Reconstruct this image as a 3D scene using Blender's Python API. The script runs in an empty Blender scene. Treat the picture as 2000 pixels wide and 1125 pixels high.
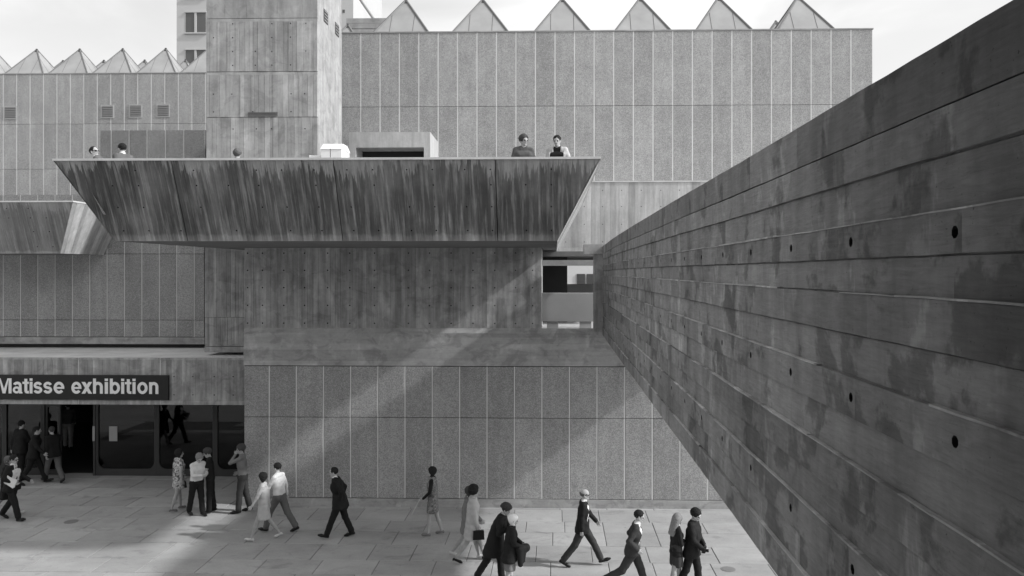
import bpy, math, random
import numpy as np
from mathutils import Vector, Matrix

random.seed(7)
np.random.seed(7)
S = bpy.context.scene
COL = S.collection
R = math.radians

# ------------------------------------------------------------------ camera
FPX = 1550.0                       # focal length in photo pixels (photo 2000 px wide)
YAW = math.atan(0.025)             # the camera is turned a touch to the left of the facade normal
PPX, PPY = 1085 - FPX * 0.025, 530.0
EYE = 6.5
cam = bpy.data.cameras.new('camera')
cam.sensor_width = 36.0
cam.lens = 36.0 * FPX / 2000.0
cam.shift_x = -(PPX - 1000) / 2000.0
cam.shift_y = -(562.5 - PPY) / 2000.0
cam.clip_start = 0.05
cam.clip_end = 3000
camo = bpy.data.objects.new('camera', cam)
COL.objects.link(camo)
camo.location = (0, 0, EYE)
camo.rotation_euler = (R(90), 0, YAW)
S.camera = camo

# ------------------------------------------------------------------ light
SUND = Vector((-1.0, 0.18, -0.735)).normalized()
world = bpy.data.worlds.new('World')
S.world = world
world.use_nodes = True
wn = world.node_tree
wn.nodes.clear()
w_out = wn.nodes.new('ShaderNodeOutputWorld')
w_bg = wn.nodes.new('ShaderNodeBackground')
w_sky = wn.nodes.new('ShaderNodeTexSky')
w_sky.sky_type = 'NISHITA'
w_sky.sun_disc = False
w_sky.sun_elevation = math.asin(-SUND.z)
w_sky.sun_rotation = math.atan2(-SUND.x, -SUND.y)
w_sky.dust_density = 3.0
w_bw = wn.nodes.new('ShaderNodeRGBToBW')          # monochrome film
w_tc = wn.nodes.new('ShaderNodeTexCoord')
w_map = wn.nodes.new('ShaderNodeMapping')
w_map.inputs['Scale'].default_value = (1.2, 1.2, 2.6)
w_noise = wn.nodes.new('ShaderNodeTexNoise')
w_noise.inputs['Scale'].default_value = 2.2
w_noise.inputs['Detail'].default_value = 7
w_noise.inputs['Distortion'].default_value = 0.5
w_rng = wn.nodes.new('ShaderNodeMapRange')
w_rng.interpolation_type = 'SMOOTHSTEP'
w_rng.inputs[1].default_value = 0.36
w_rng.inputs[2].default_value = 0.66
w_rng.inputs[3].default_value = 0.35
w_rng.inputs[4].default_value = 1.0
w_mix = wn.nodes.new('ShaderNodeMix')             # thin high cloud over the sky
w_mix.data_type = 'FLOAT'
w_mix.inputs[3].default_value = 4.25
L = wn.links.new
L(w_sky.outputs[0], w_bw.inputs[0])
L(w_tc.outputs['Generated'], w_map.inputs[0])
L(w_map.outputs[0], w_noise.inputs['Vector'])
L(w_noise.outputs['Fac'], w_rng.inputs[0])
L(w_rng.outputs[0], w_mix.inputs[0])
L(w_bw.outputs[0], w_mix.inputs[2])
L(w_mix.outputs[0], w_bg.inputs['Color'])
w_bg.inputs['Strength'].default_value = 0.142
L(w_bg.outputs[0], w_out.inputs[0])

sun = bpy.data.lights.new('sun', 'SUN')
sun.energy = 1.85
sun.angle = R(2.2)
suno = bpy.data.objects.new('sun', sun)
COL.objects.link(suno)
suno.rotation_euler = SUND.to_track_quat('-Z', 'Y').to_euler()
suno.location = (20, -10, 30)

S.view_settings.view_transform = 'Standard'
S.view_settings.look = 'None'
S.view_settings.gamma = 1.0
S.view_settings.exposure = 0.88
S.cycles.max_bounces = 6
S.cycles.diffuse_bounces = 4

# ------------------------------------------------------------------ measuring: photo pixel at world depth Y -> metres
_c, _s = math.cos(YAW), math.sin(YAW)


def at(px, py, Y):
    u = (px - PPX) / FPX
    v = (PPY - py) / FPX
    x, y = u * _c - _s, u * _s + _c
    k = Y / y
    return Vector((x * k, Y, EYE + v * k))


def X_(px, Y):
    return at(px, 530, Y).x


def Z_(py, Y, px=1000):
    return at(px, py, Y).z


def ground(px, py):
    u = (px - PPX) / FPX
    v = (PPY - py) / FPX
    k = -EYE / v
    return Vector(((u * _c - _s) * k, (u * _s + _c) * k, 0))


# ------------------------------------------------------------------ materials
class NT:
    def __init__(self, name):
        self.m = bpy.data.materials.new(name)
        self.m.use_nodes = True
        self.t = self.m.node_tree
        self.b = self.t.nodes['Principled BSDF']
        self.geo = self.t.nodes.new('ShaderNodeNewGeometry')
        self.tc = self.t.nodes.new('ShaderNodeTexCoord')

    def n(self, kind):
        return self.t.nodes.new(kind)

    def put(self, sock, v):
        if hasattr(v, 'is_output'):
            self.t.links.new(v, sock)
        else:
            sock.default_value = v

    def math(self, op, a, b=0.0, c=0.0, clamp=False):
        n = self.n('ShaderNodeMath')
        n.operation = op
        n.use_clamp = clamp
        self.put(n.inputs[0], a)
        self.put(n.inputs[1], b)
        self.put(n.inputs[2], c)
        return n.outputs[0]

    def scale(self, v, s, loc=(0, 0, 0)):
        n = self.n('ShaderNodeMapping')
        self.put(n.inputs[0], v)
        n.inputs['Scale'].default_value = s
        n.inputs['Location'].default_value = loc
        return n.outputs[0]

    def noise(self, v, scale, detail=4, rough=0.55, dist=0.0):
        n = self.n('ShaderNodeTexNoise')
        self.put(n.inputs['Vector'], v)
        n.inputs['Scale'].default_value = scale
        n.inputs['Detail'].default_value = detail
        n.inputs['Roughness'].default_value = rough
        n.inputs['Distortion'].default_value = dist
        return n.outputs['Fac']

    def voro(self, v, scale):
        n = self.n('ShaderNodeTexVoronoi')
        self.put(n.inputs['Vector'], v)
        n.inputs['Scale'].default_value = scale
        return n

    def step(self, v, lo, hi, o0=0.0, o1=1.0):
        n = self.n('ShaderNodeMapRange')
        n.interpolation_type = 'SMOOTHSTEP'
        self.put(n.inputs[0], v)
        self.put(n.inputs[1], lo)
        self.put(n.inputs[2], hi)
        self.put(n.inputs[3], o0)
        self.put(n.inputs[4], o1)
        return n.outputs[0]

    def attr(self, name):
        n = self.n('ShaderNodeAttribute')
        n.attribute_name = name
        return n.outputs['Fac']

    def rand(self):
        return self.n('ShaderNodeObjectInfo').outputs['Random']

    def xyz(self, v):
        n = self.n('ShaderNodeSeparateXYZ')
        self.put(n.inputs[0], v)
        return n.outputs

    def bump(self, h, strength=0.3, dist=0.01):
        n = self.n('ShaderNodeBump')
        n.inputs['Strength'].default_value = strength
        n.inputs['Distance'].default_value = dist
        self.put(n.inputs['Height'], h)
        self.t.links.new(n.outputs[0], self.b.inputs['Normal'])

    def done(self, v, rough=0.85, spec=0.3):
        self.put(self.b.inputs['Base Color'], (v, v, v, 1) if isinstance(v, float) else v)
        self.put(self.b.inputs['Roughness'], rough)
        self.b.inputs['Specular IOR Level'].default_value = spec
        return self.m


def plain(name, v, rough=0.7, spec=0.3, var=0.12, scale=6.0, metal=0.0, fold=0.0):
    m = NT(name)
    k = m.noise(m.tc.outputs['Object'], scale, 4)
    m.b.inputs['Metallic'].default_value = metal
    if fold:
        m.bump(m.noise(m.scale(m.tc.outputs['Object'], (1, 1, 0.55)), 13.0, 4, 0.6, 0.8), fold, 0.022)
    return m.done(m.math('MULTIPLY', v, m.math('MULTIPLY_ADD', k, 2 * var, 1 - var)), rough, spec)


def concrete(name, base, streak=(9, 9, 0.5), streak_amt=0.5, mottle=0.35, blot=0.0, tone=1.0, bump=0.25, drip=None, grain=(1, 1, 1)):
    m = NT(name)
    P = m.geo.outputs['Position']
    a = m.noise(m.scale(P, streak), 1.0, 5, 0.6)
    b = m.noise(P, 1.1, 6, 0.65, 0.4)
    c = m.noise(m.scale(P, grain), 14, 5, 0.7)
    v = m.math('MULTIPLY_ADD', m.math('SUBTRACT', a, 0.5), streak_amt * 2, 1.0)
    v = m.math('MULTIPLY', v, m.math('MULTIPLY_ADD', m.math('SUBTRACT', b, 0.5), mottle * 2, 1.0))
    v = m.math('MULTIPLY', v, m.math('MULTIPLY_ADD', m.math('SUBTRACT', c, 0.5), 0.35, 1.0))
    v = m.math('MULTIPLY', v, m.math('MULTIPLY_ADD', m.attr('tone'), tone, 1.0))
    if blot:
        e = m.noise(m.scale(P, (1.7, 1.7, 2.6)), 1.0, 5, 0.6, 0.8)
        v = m.math('MULTIPLY', v, m.step(e, 0.50, 0.60, 1.0, 1.0 - blot))
        e2 = m.noise(m.scale(P, (2.3, 2.3, 1.6), (4, 9, 2)), 1.0, 4, 0.55, 0.5)
        v = m.math('MULTIPLY', v, m.step(e2, 0.54, 0.64, 1.0, 1.0 + blot * 0.8))
    if drip:
        z0, z1, dark = drip                       # rain stains: ragged dark tongues that start below the lip
        o = m.xyz(P)
        h = m.math('DIVIDE', m.math('SUBTRACT', o[2], z0), z1 - z0)
        pa = m.scale(P, (1.0, 0.0, 0.06))
        n1 = m.noise(pa, 1.1, 3, 0.5)
        n2 = m.noise(pa, 7.0, 3, 0.7)
        n3 = m.noise(m.scale(P, (1, 0, 0.07)), 11.0, 4, 0.65)
        top = m.math('ADD', m.math('MULTIPLY_ADD', n1, 0.7, 0.12), m.math('MULTIPLY_ADD', m.noise(pa, 12.0, 4, 0.75), 0.95, -0.05))
        msk = m.step(m.math('SUBTRACT', top, h), -0.02, 0.03)
        gap = m.step(n3, 0.46, 0.66, 1.0, 0.38)
        low = m.step(m.math('MULTIPLY_ADD', m.noise(pa, 3.0, 4), 0.5, -0.22), m.math('SUBTRACT', h, 0.12), m.math('ADD', h, 0.14), 1.0, 0.38)
        msk = m.math('MULTIPLY', m.math('MULTIPLY', msk, gap), low)
        lite = m.step(m.noise(m.scale(P, (1, 0, 0.06), (3, 0, 0)), 19.0, 4, 0.7), 0.54, 0.68, 0.0, 0.45)
        msk = m.math('MULTIPLY', msk, m.step(m.noise(m.scale(P, (0.9, 0, 0.5), (7, 0, 0)), 1.0, 3), 0.34, 0.55, 0.6, 1.0))
        foot = m.step(m.math('SUBTRACT', h, m.math('MULTIPLY', m.noise(m.scale(P, (4, 0, 0)), 1.0, 4), 0.16)), -0.02, 0.015, 0.35, 0.0)
        lite = m.math('ADD', lite, foot)
        v = m.math('MULTIPLY', v, m.math('MULTIPLY_ADD', msk, -dark, 1.0))
        v = m.math('MULTIPLY', v, m.math('ADD', lite, 1.0))
    v = m.math('MULTIPLY', v, base)
    m.bump(m.math('ADD', m.math('MULTIPLY', c, 0.5), a), bump, 0.012)
    return m.done(v, 0.9, 0.2)


def aggregate(name, base, speck=0.5):
    m = NT(name)
    P = m.geo.outputs['Position']
    a = m.noise(P, 34, 3, 0.8)
    w = m.voro(P, 55)
    k = m.xyz(w.outputs['Color'])[0]
    b = m.noise(P, 1.3, 5, 0.6)
    d = m.noise(m.scale(P, (5, 5, 0.6)), 1.0, 4)
    v = m.math('MULTIPLY_ADD', m.math('SUBTRACT', a, 0.5), speck * 2.2, 1.0)
    v = m.math('MULTIPLY', v, m.math('MULTIPLY_ADD', m.math('SUBTRACT', k, 0.5), speck, 1.0))
    v = m.math('MULTIPLY', v, m.math('MULTIPLY_ADD', m.math('SUBTRACT', b, 0.5), 0.45, 1.0))
    v = m.math('MULTIPLY', v, m.math('MULTIPLY_ADD', m.math('SUBTRACT', d, 0.5), 0.36, 1.0))
    v = m.math('MULTIPLY', v, m.math('MULTIPLY_ADD', m.math('SUBTRACT', m.noise(P, 10, 4, 0.7), 0.5), 0.45, 1.0))
    v = m.math('MULTIPLY', v, m.math('MULTIPLY_ADD', m.rand(), 0.20, 0.90))
    v = m.math('MULTIPLY', v, base)
    m.bump(m.math('ADD', a, k), 0.35, 0.008)
    return m.done(v, 0.92, 0.15)


def paving():
    m = NT('paving_stone')
    P = m.geo.outputs['Position']
    a = m.noise(P, 2.4, 6, 0.65, 0.3)
    b = m.noise(P, 22, 4, 0.7)
    c = m.noise(m.scale(P, (0.35, 0.9, 1)), 1.0, 4, 0.6)
    sp = m.step(m.noise(P, 7.5, 2), 0.70, 0.76, 1.0, 0.72)
    v = m.math('MULTIPLY_ADD', m.math('SUBTRACT', a, 0.5), 0.35, 1.0)
    v = m.math('MULTIPLY', v, m.math('MULTIPLY_ADD', m.math('SUBTRACT', b, 0.5), 0.30, 1.0))
    v = m.math('MULTIPLY', v, m.math('MULTIPLY_ADD', m.math('SUBTRACT', c, 0.5), 0.60, 1.0))
    v = m.math('MULTIPLY', v, m.math('MULTIPLY_ADD', m.rand(), 0.20, 0.90))
    v = m.math('MULTIPLY', v, m.step(m.noise(m.scale(P, (0.8, 1.3, 1), (3, 1, 0)), 1.6, 5, 0.65, 0.8), 0.54, 0.70, 1.0, 0.78))
    v = m.math('MULTIPLY', v, m.step(m.noise(P, 26, 2), 0.66, 0.72, 1.0, 0.75))
    v = m.math('MULTIPLY', m.math('MULTIPLY', v, sp), 0.36)
    m.bump(b, 0.2, 0.006)
    return m.done(v, 0.85, 0.25)


def glassmat(name, tint, gloss):
    m = NT(name)
    t = m.t
    tr = m.n('ShaderNodeBsdfTransparent')
    tr.inputs[0].default_value = (tint, tint, tint, 1)
    gl = m.n('ShaderNodeBsdfGlossy')
    gl.inputs['Roughness'].default_value = 0.02
    gl.inputs['Color'].default_value = (gloss, gloss, gloss, 1)
    fr = m.n('ShaderNodeFresnel')
    fr.inputs[0].default_value = 1.6
    mx = m.n('ShaderNodeMixShader')
    t.links.new(fr.outputs[0], mx.inputs[0])
    t.links.new(tr.outputs[0], mx.inputs[1])
    t.links.new(gl.outputs[0], mx.inputs[2])
    t.links.new(mx.outputs[0], t.nodes['Material Output'].inputs[0])
    return m.m


MAT = {}
MAT['conc_v'] = concrete('board_marked_concrete', 0.335, (7, 7, 0.85), 0.75, 0.45, 0.18, 0.9)
MAT['conc_tower'] = concrete('tower_concrete', 0.335, (5, 5, 0.7), 0.5, 0.45, 0.14, 0.9)
MAT['conc_h'] = concrete('band_concrete', 0.37, (0.7, 0.7, 9), 0.28, 0.4, 0.2, 1.0)
MAT['conc_plain'] = concrete('plain_concrete', 0.33, (2, 2, 1), 0.25, 0.35, 0.1, 1.0)
MAT['conc_lite'] = concrete('pale_concrete', 0.45, (6, 6, 0.8), 0.45, 0.3, 0.0, 1.0)
MAT['roof_lit'] = concrete('roof_painted_light', 0.75, (0.5, 1.5, 1), 0.25, 0.3, 0.0, 1.0)  # bright base colour carries sunlight that the shaded canopy roof lacks
MAT['conc_lip'] = concrete('coping_concrete', 0.55, (2, 2, 1), 0.2, 0.2, 0.0, 1.0)


def bridge_concrete():
    m = NT('bridge_concrete')
    P = m.geo.outputs['Position']
    grain = m.noise(m.scale(P, (1, 0.10, 1.0)), 55, 6, 0.72, 0.6)          # print of the sawn boards
    knot = m.noise(m.scale(P, (1, 0.35, 1)), 9, 4, 0.6, 2.0)
    cloud = m.noise(P, 1.4, 6, 0.68, 0.6)
    run = m.noise(m.scale(P, (0.5, 3.2, 0.45)), 1.0, 5, 0.62, 0.25)
    cb = m.n('ShaderNodeCombineXYZ')                                       # stains stop at the seams between pours
    q = m.xyz(P)
    m.put(cb.inputs[0], m.math('MULTIPLY', m.attr('tone'), 4.0))
    m.put(cb.inputs[1], q[1])
    m.put(cb.inputs[2], q[2])
    wet = m.noise(m.scale(cb.outputs[0], (1, 1.5, 1.6), (2, 5, 1)), 1.3, 6, 0.6, 0.25)
    pale = m.noise(m.scale(cb.outputs[0], (1, 2.2, 1.1), (6, 1, 3)), 1.2, 5, 0.62, 0.3)
    speck = m.noise(P, 75, 2, 0.6)
    v = m.math('MULTIPLY_ADD', m.math('SUBTRACT', grain, 0.5), 0.75, 1.0)
    for a, k in ((knot, 0.45), (cloud, 0.8), (run, 1.2)):
        v = m.math('MULTIPLY', v, m.math('MULTIPLY_ADD', m.math('SUBTRACT', a, 0.5), k, 1.0))
    v = m.math('MULTIPLY', v, m.step(wet, 0.54, 0.60, 1.0, 0.60))
    v = m.math('MULTIPLY', v, m.step(pale, 0.57, 0.63, 1.0, 1.38))
    v = m.math('MULTIPLY', v, m.step(speck, 0.70, 0.76, 1.0, 0.45))
    v = m.math('MULTIPLY', v, m.math('MULTIPLY_ADD', m.attr('tone'), 1.3, 1.0))
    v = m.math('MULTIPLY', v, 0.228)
    h = m.math('ADD', m.math('MULTIPLY', grain, 0.8), m.math('ADD', m.math('MULTIPLY', knot, 0.6), m.math('MULTIPLY', m.step(speck, 0.70, 0.76), -1.2)))
    m.bump(h, 0.75, 0.010)
    return m.done(v, 0.88, 0.25)


MAT['conc_bridge'] = bridge_concrete()
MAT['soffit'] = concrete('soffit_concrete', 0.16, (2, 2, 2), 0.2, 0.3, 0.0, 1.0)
MAT['agg'] = aggregate('exposed_aggregate', 0.34)
MAT['agg_dark'] = aggregate('grey_aggregate', 0.33)
MAT['agg_box'] = aggregate('dark_box_aggregate', 0.24)
MAT['notice'] = plain('notice_paper', 0.42, 0.8, 0.2, 0.1)
MAT['iron'] = plain('cast_iron', 0.20, 0.6, 0.4)
MAT['joint'] = plain('joint_mortar', 0.68, 0.9, 0.2, 0.15, 3)
MAT['gap'] = plain('recessed_joint', 0.10, 0.95, 0.1)
MAT['paving'] = paving()
MAT['sand'] = plain('paving_bed', 0.16, 0.95, 0.1, 0.3, 4)
MAT['frame'] = plain('dark_bronze_frame', 0.055, 0.45, 0.4)
MAT['sign'] = plain('sign_board', 0.016, 0.5, 0.4)
MAT['letter'] = plain('white_lettering', 0.88, 0.6, 0.3, 0.04)
MAT['glass'] = glassmat('tinted_glass', 0.40, 0.60)
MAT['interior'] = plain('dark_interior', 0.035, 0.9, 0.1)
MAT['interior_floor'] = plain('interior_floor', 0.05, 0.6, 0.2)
MAT['white'] = plain('white_paint', 0.80, 0.5, 0.3, 0.05)
MAT['louvre'] = plain('louvre_metal', 0.24, 0.5, 0.4)
MAT['winframe'] = plain('pale_frame', 0.40, 0.6, 0.3)
MAT['office'] = plain('pale_cladding', 0.50, 0.8, 0.2, 0.08, 0.4)
MAT['winglass'] = plain('far_window_glass', 0.10, 0.15, 0.5, 0.2, 0.2)
MAT['plastic'] = plain('rooflight_panel', 0.33, 0.45, 0.4, 0.3, 1.1)
MAT['rib'] = plain('rooflight_rib', 0.16, 0.5, 0.4)
MAT['cap'] = plain('rooflight_cap', 0.05, 0.5, 0.4)
MAT['panelgrey'] = plain('balustrade_grey', 0.45, 0.7, 0.3, 0.12, 2)
MAT['metal'] = plain('mast_metal', 0.35, 0.5, 0.4)
MAT['paper'] = plain('paper', 0.75, 0.8, 0.2, 0.05)
for k_, v_ in dict(skin=0.42, skin_dark=0.32, stocking=0.36, black=0.012, dark=0.022, charcoal=0.04, grey=0.12, midgrey=0.18, sweater=0.085, pale=0.45, shirt=0.66,
                   hair_dark=0.015, hair_brown=0.06, hair_fair=0.22, hair_grey=0.11, leather=0.012, shoe_pale=0.55, lip=0.22, eye=0.03).items():
    MAT[k_] = plain('cloth_' + k_ if 'hair' not in k_ else k_, v_, 0.8 if 'leather' not in k_ else 0.35, 0.25, 0.2, 9.0, 0.0, 0.0 if k_ in ('skin', 'skin_dark', 'stocking', 'lip', 'eye', 'leather', 'shoe_pale') else 0.55)


def printed(name, lo, hi, scale):
    m = NT(name)
    w = m.voro(m.scale(m.tc.outputs['Object'], (1, 1, 1)), scale)
    k = m.step(m.noise(m.tc.outputs['Object'], scale * 0.9, 3, 0.6, 1.2), 0.42, 0.56)
    v = m.math('MULTIPLY_ADD', k, hi - lo, lo)
    v = m.math('MULTIPLY', v, m.math('MULTIPLY_ADD', m.xyz(w.outputs['Color'])[0], 0.5, 0.75))
    return m.done(v, 0.85, 0.2)


MAT['floral'] = printed('floral_print', 0.10, 0.55, 16)
MAT['plaid'] = printed('speckled_tabard', 0.11, 0.22, 22)


# ------------------------------------------------------------------ mesh helpers
class MB:
    def __init__(self):
        self.v, self.f, self.t, self.mi = [], [], [], []

    def add(self, vs, fs, tone=0.0, mi=0):
        o = len(self.v)
        self.v += [tuple(p) for p in vs]
        self.f += [tuple(i + o for i in q) for q in fs]
        self.t += [tone] * len(fs)
        self.mi += [mi] * len(fs)

    def box(self, x0, x1, y0, y1, z0, z1, tone=0.0, mi=0):
        vs = [(x, y, z) for z in (z0, z1) for y in (y0, y1) for x in (x0, x1)]
        self.add(vs, [(0, 2, 3, 1), (4, 5, 7, 6), (0, 1, 5, 4), (2, 6, 7, 3), (0, 4, 6, 2), (1, 3, 7, 5)], tone, mi)
        return self

    def bevbox(self, x0, x1, y0, y1, z0, z1, b, tone=0.0):
        """box whose front (-Y) edges are chamfered"""
        vs = [(x0, y1, z0), (x1, y1, z0), (x1, y1, z1), (x0, y1, z1), (x0, y0 + b, z0), (x1, y0 + b, z0), (x1, y0 + b, z1), (x0, y0 + b, z1),
              (x0 + b, y0, z0 + b), (x1 - b, y0, z0 + b), (x1 - b, y0, z1 - b), (x0 + b, y0, z1 - b)]
        self.add(vs, [(0, 3, 2, 1), (0, 1, 5, 4), (1, 2, 6, 5), (2, 3, 7, 6), (3, 0, 4, 7), (4, 5, 9, 8), (5, 6, 10, 9), (6, 7, 11, 10), (7, 4, 8, 11), (8, 9, 10, 11)], tone)
        return self

    def hexa(self, p, tone=0.0, mi=0):
        """8 points: bottom ring then top ring, both counter-clockwise from above"""
        self.add(p, [(3, 2, 1, 0), (4, 5, 6, 7), (0, 1, 5, 4), (1, 2, 6, 5), (2, 3, 7, 6), (3, 0, 4, 7)], tone, mi)
        return self

    def tube(self, a, b, r, n=8, r2=None, mi=0):
        a, b = Vector(a), Vector(b)
        d = (b - a).normalized()
        u = d.orthogonal().normalized()
        w = d.cross(u)
        r2 = r if r2 is None else r2
        vs = [a + (u * math.cos(2 * math.pi * i / n) + w * math.sin(2 * math.pi * i / n)) * r for i in range(n)]
        vs += [b + (u * math.cos(2 * math.pi * i / n) + w * math.sin(2 * math.pi * i / n)) * r2 for i in range(n)]
        fs = [(i, (i + 1) % n, n + (i + 1) % n, n + i) for i in range(n)] + [tuple(range(n - 1, -1, -1)), tuple(range(n, 2 * n))]
        self.add(vs, fs, 0.0, mi)
        return self

    def mesh(self, name):
        me = bpy.data.meshes.new(name)
        me.from_pydata(self.v, [], self.f)
        if any(self.t):
            at_ = me.attributes.new('tone', 'FLOAT', 'FACE')
            at_.data.foreach_set('value', self.t)
        if any(self.mi):
            me.polygons.foreach_set('material_index', self.mi)
        me.validate()
        me.update()
        return me

    def build(self, name, mat, parent=None):
        return obj(name, self.mesh(name), mat, parent)


def obj(name, me, mat, parent=None):
    for mm in (mat if isinstance(mat, (list, tuple)) else [mat]):
        me.materials.append(MAT[mm] if isinstance(mm, str) else mm)
    o = bpy.data.objects.new(name, me)
    COL.objects.link(o)
    if parent is not None:
        o.parent = parent
        o.matrix_parent_inverse = parent_inv(parent)
    return o


def parent_inv(p):
    m = Matrix.LocRotScale(p.location, p.rotation_euler, p.scale)
    if p.parent is not None:
        m = Matrix.LocRotScale(p.parent.location, p.parent.rotation_euler, p.parent.scale) @ p.matrix_parent_inverse @ m
    return m.inverted()


def tag(o, label=None, cat=None, group=None, kind=None):
    if label:
        o['label'] = label
    if cat:
        o['category'] = cat
    if group:
        o['group'] = group
    if kind:
        o['kind'] = kind
    return o


def thing(name, loc, label, cat, group=None):
    o = bpy.data.objects.new(name, None)
    o.empty_display_size = 0.3
    COL.objects.link(o)
    o.location = loc
    return tag(o, label, cat, group)


def board_sheet(mb, O, U, V, N, cuts, v0, v1, relief=0.005, tone=0.12, holes=(), hole_r=0.018, depth=0.05, groove=0.004, offs=None, hole_d=0.045, vcuts=None):
    """Cast board-marked face: boards run along V, their edges lie at `cuts` along U. Every board sits at its own depth along N
    with a thin groove between boards; tie holes are real octagonal recesses. v0/v1 may be functions of u."""
    O, U, V, N = Vector(O), Vector(U), Vector(V), Vector(N)
    f0 = v0 if callable(v0) else (lambda u: v0)
    f1 = v1 if callable(v1) else (lambda u: v1)

    def p(u, v, d):
        return O + U * u + V * v + N * d
    flip = U.cross(V).dot(N) < 0

    def face(pts, t):
        pts = [p(*q) for q in pts]
        if flip:
            pts.reverse()
        mb.add(pts, [tuple(range(len(pts)))], t)
    for i in range(len(cuts) - 1):
        a, b = cuts[i] + groove, cuts[i + 1] - groove
        d = random.uniform(0, relief) if offs is None else offs[i]
        t = random.gauss(0, tone)
        hs = sorted([h[1] for h in holes if a < h[0] - hole_r * 1.05 and h[0] + hole_r * 1.05 < b])
        hu = {h[1]: h[0] for h in holes}
        segs, cur = [], None
        for hv in hs:
            if hv - 2 * hole_r < max(f0(a), f0(b)) or hv + 2 * hole_r > min(f1(a), f1(b)):
                continue
            lo = (f0(a), f0(b)) if cur is None else (cur, cur)
            segs.append(('r', lo, (hv - 2 * hole_r,) * 2))
            segs.append(('h', hu[hv], hv))
            cur = hv + 2 * hole_r
        segs.append(('r', (f0(a), f0(b)) if cur is None else (cur, cur), (f1(a), f1(b))))
        for s in segs:
            if s[0] == 'r':
                vc = [0.0, 1.0]
                if vcuts is not None:
                    vlo, vhi = s[1][0], s[2][0]
                    vc = [0.0] + [(q - vlo) / (vhi - vlo) for q in sorted(vcuts[i]) if vlo + 0.02 < q < vhi - 0.02] + [1.0]
                for j in range(len(vc) - 1):
                    tt = t if len(vc) == 2 else t + random.gauss(0, tone)
                    A0, A1 = (s[1][0] + (s[2][0] - s[1][0]) * q for q in (vc[j], vc[j + 1]))
                    B0, B1 = (s[1][1] + (s[2][1] - s[1][1]) * q for q in (vc[j], vc[j + 1]))
                    face([(a, A0, d), (b, B0, d), (b, B1, d), (a, A1, d)], tt)
            else:
                u, v = s[1], s[2]
                oc = [(u + hole_r * math.cos(R(22.5 + 45 * k)), v + hole_r * math.sin(R(22.5 + 45 * k))) for k in range(8)]
                cr = [(b, v + 2 * hole_r), (a, v + 2 * hole_r), (a, v - 2 * hole_r), (b, v - 2 * hole_r)]
                # oct verts: 0,1 in quadrant 1; 2,3 q2; 4,5 q3; 6,7 q4
                for k in range(4):
                    face([(*cr[k], d), (*oc[2 * k + 1], d), (*oc[2 * k], d)], t)
                    k2 = (k + 1) % 4
                    face([(*cr[k], d), (*cr[k2], d), (*oc[(2 * k + 2) % 8], d), (*oc[2 * k + 1], d)], t)
                for k in range(8):
                    k2 = (k + 1) % 8
                    face([(*oc[k], d), (*oc[k2], d), (*oc[k2], d - hole_d), (*oc[k], d - hole_d)], -0.6)
                face([(*q, d - hole_d) for q in oc], -0.8)
        # board sides and ends
        face([(a, f0(a), -depth), (a, f0(a), d), (a, f1(a), d), (a, f1(a), -depth)], t)
        face([(b, f0(b), d), (b, f0(b), -depth), (b, f1(b), -depth), (b, f1(b), d)], t)
        face([(a, f0(a), -depth), (b, f0(b), -depth), (b, f0(b), d), (a, f0(a), d)], t)
        face([(a, f1(a), d), (b, f1(b), d), (b, f1(b), -depth), (a, f1(a), -depth)], t)
        if i < len(cuts) - 2:                                      # floor of the groove
            face([(b, f0(b), -groove * 1.5), (b + 2 * groove, f0(b), -groove * 1.5), (b + 2 * groove, f1(b), -groove * 1.5), (b, f1(b), -groove * 1.5)], t)


def rnd_cuts(a, b, w, jit=0.25):
    n = max(1, round((b - a) / w))
    c = [a + (b - a) * i / n for i in range(n + 1)]
    for i in range(1, n):
        c[i] += random.uniform(-jit, jit) * w
    return c


def panel_wall(root, xs, zs, Y, mat, thick=0.06, vgap=0.022, hgap=0.007, strip=True, skip=None, jw=0.016):
    """precast panels, every one an object; pale mortar strips stand in the upright joints, the level joints stay open"""
    cache = {}
    for i in range(len(xs) - 1):
        for j in range(len(zs) - 1):
            if skip and skip(i, j):
                continue
            w, h = round(xs[i + 1] - xs[i] - 2 * vgap, 3), round(zs[j + 1] - zs[j] - 2 * hgap, 3)
            if (w, h) not in cache:
                cache[(w, h)] = MB().bevbox(0, w, 0, thick, 0, h, 0.006).mesh('facade_panel')
                cache[(w, h)].materials.append(MAT[mat])
            o = bpy.data.objects.new('facade_panel', cache[(w, h)])
            COL.objects.link(o)
            o.parent = root
            o.matrix_parent_inverse = parent_inv(root)
            o.location = (xs[i] + vgap, Y + random.uniform(-0.0015, 0.0015), zs[j] + hgap)
    if strip:
        for x in xs[1:-1]:
            for j in range(len(zs) - 1):
                if skip and (skip(max(0, xs.index(x) - 1), j)):
                    continue
                MB().box(x - jw, x + jw, Y + 0.004, Y + 0.05, zs[j] + hgap, zs[j + 1] - hgap).build('joint_strip', 'joint', root)

# ================================================================== SETTING
YM, YU, YL, YMID, YT = 21.83, 30.75, 43.5, 26.7, 24.5   # depths: lower block, upper gallery, far left gallery, left middle wall, stair tower
XB = -8.66                                              # left corner of the lower block
plaza = MB().add([(-400, -60, 0), (400, -60, 0), (400, 700, 0), (-400, 700, 0)], [(0, 1, 2, 3)])
mb = MB()
mb.add([(-400, -60, -0.012), (400, -60, -0.012), (400, 700, -0.012), (-400, 700, -0.012)], [(0, 1, 2, 3)])
plaza = tag(mb.build('plaza', 'sand'), kind='structure')
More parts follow.
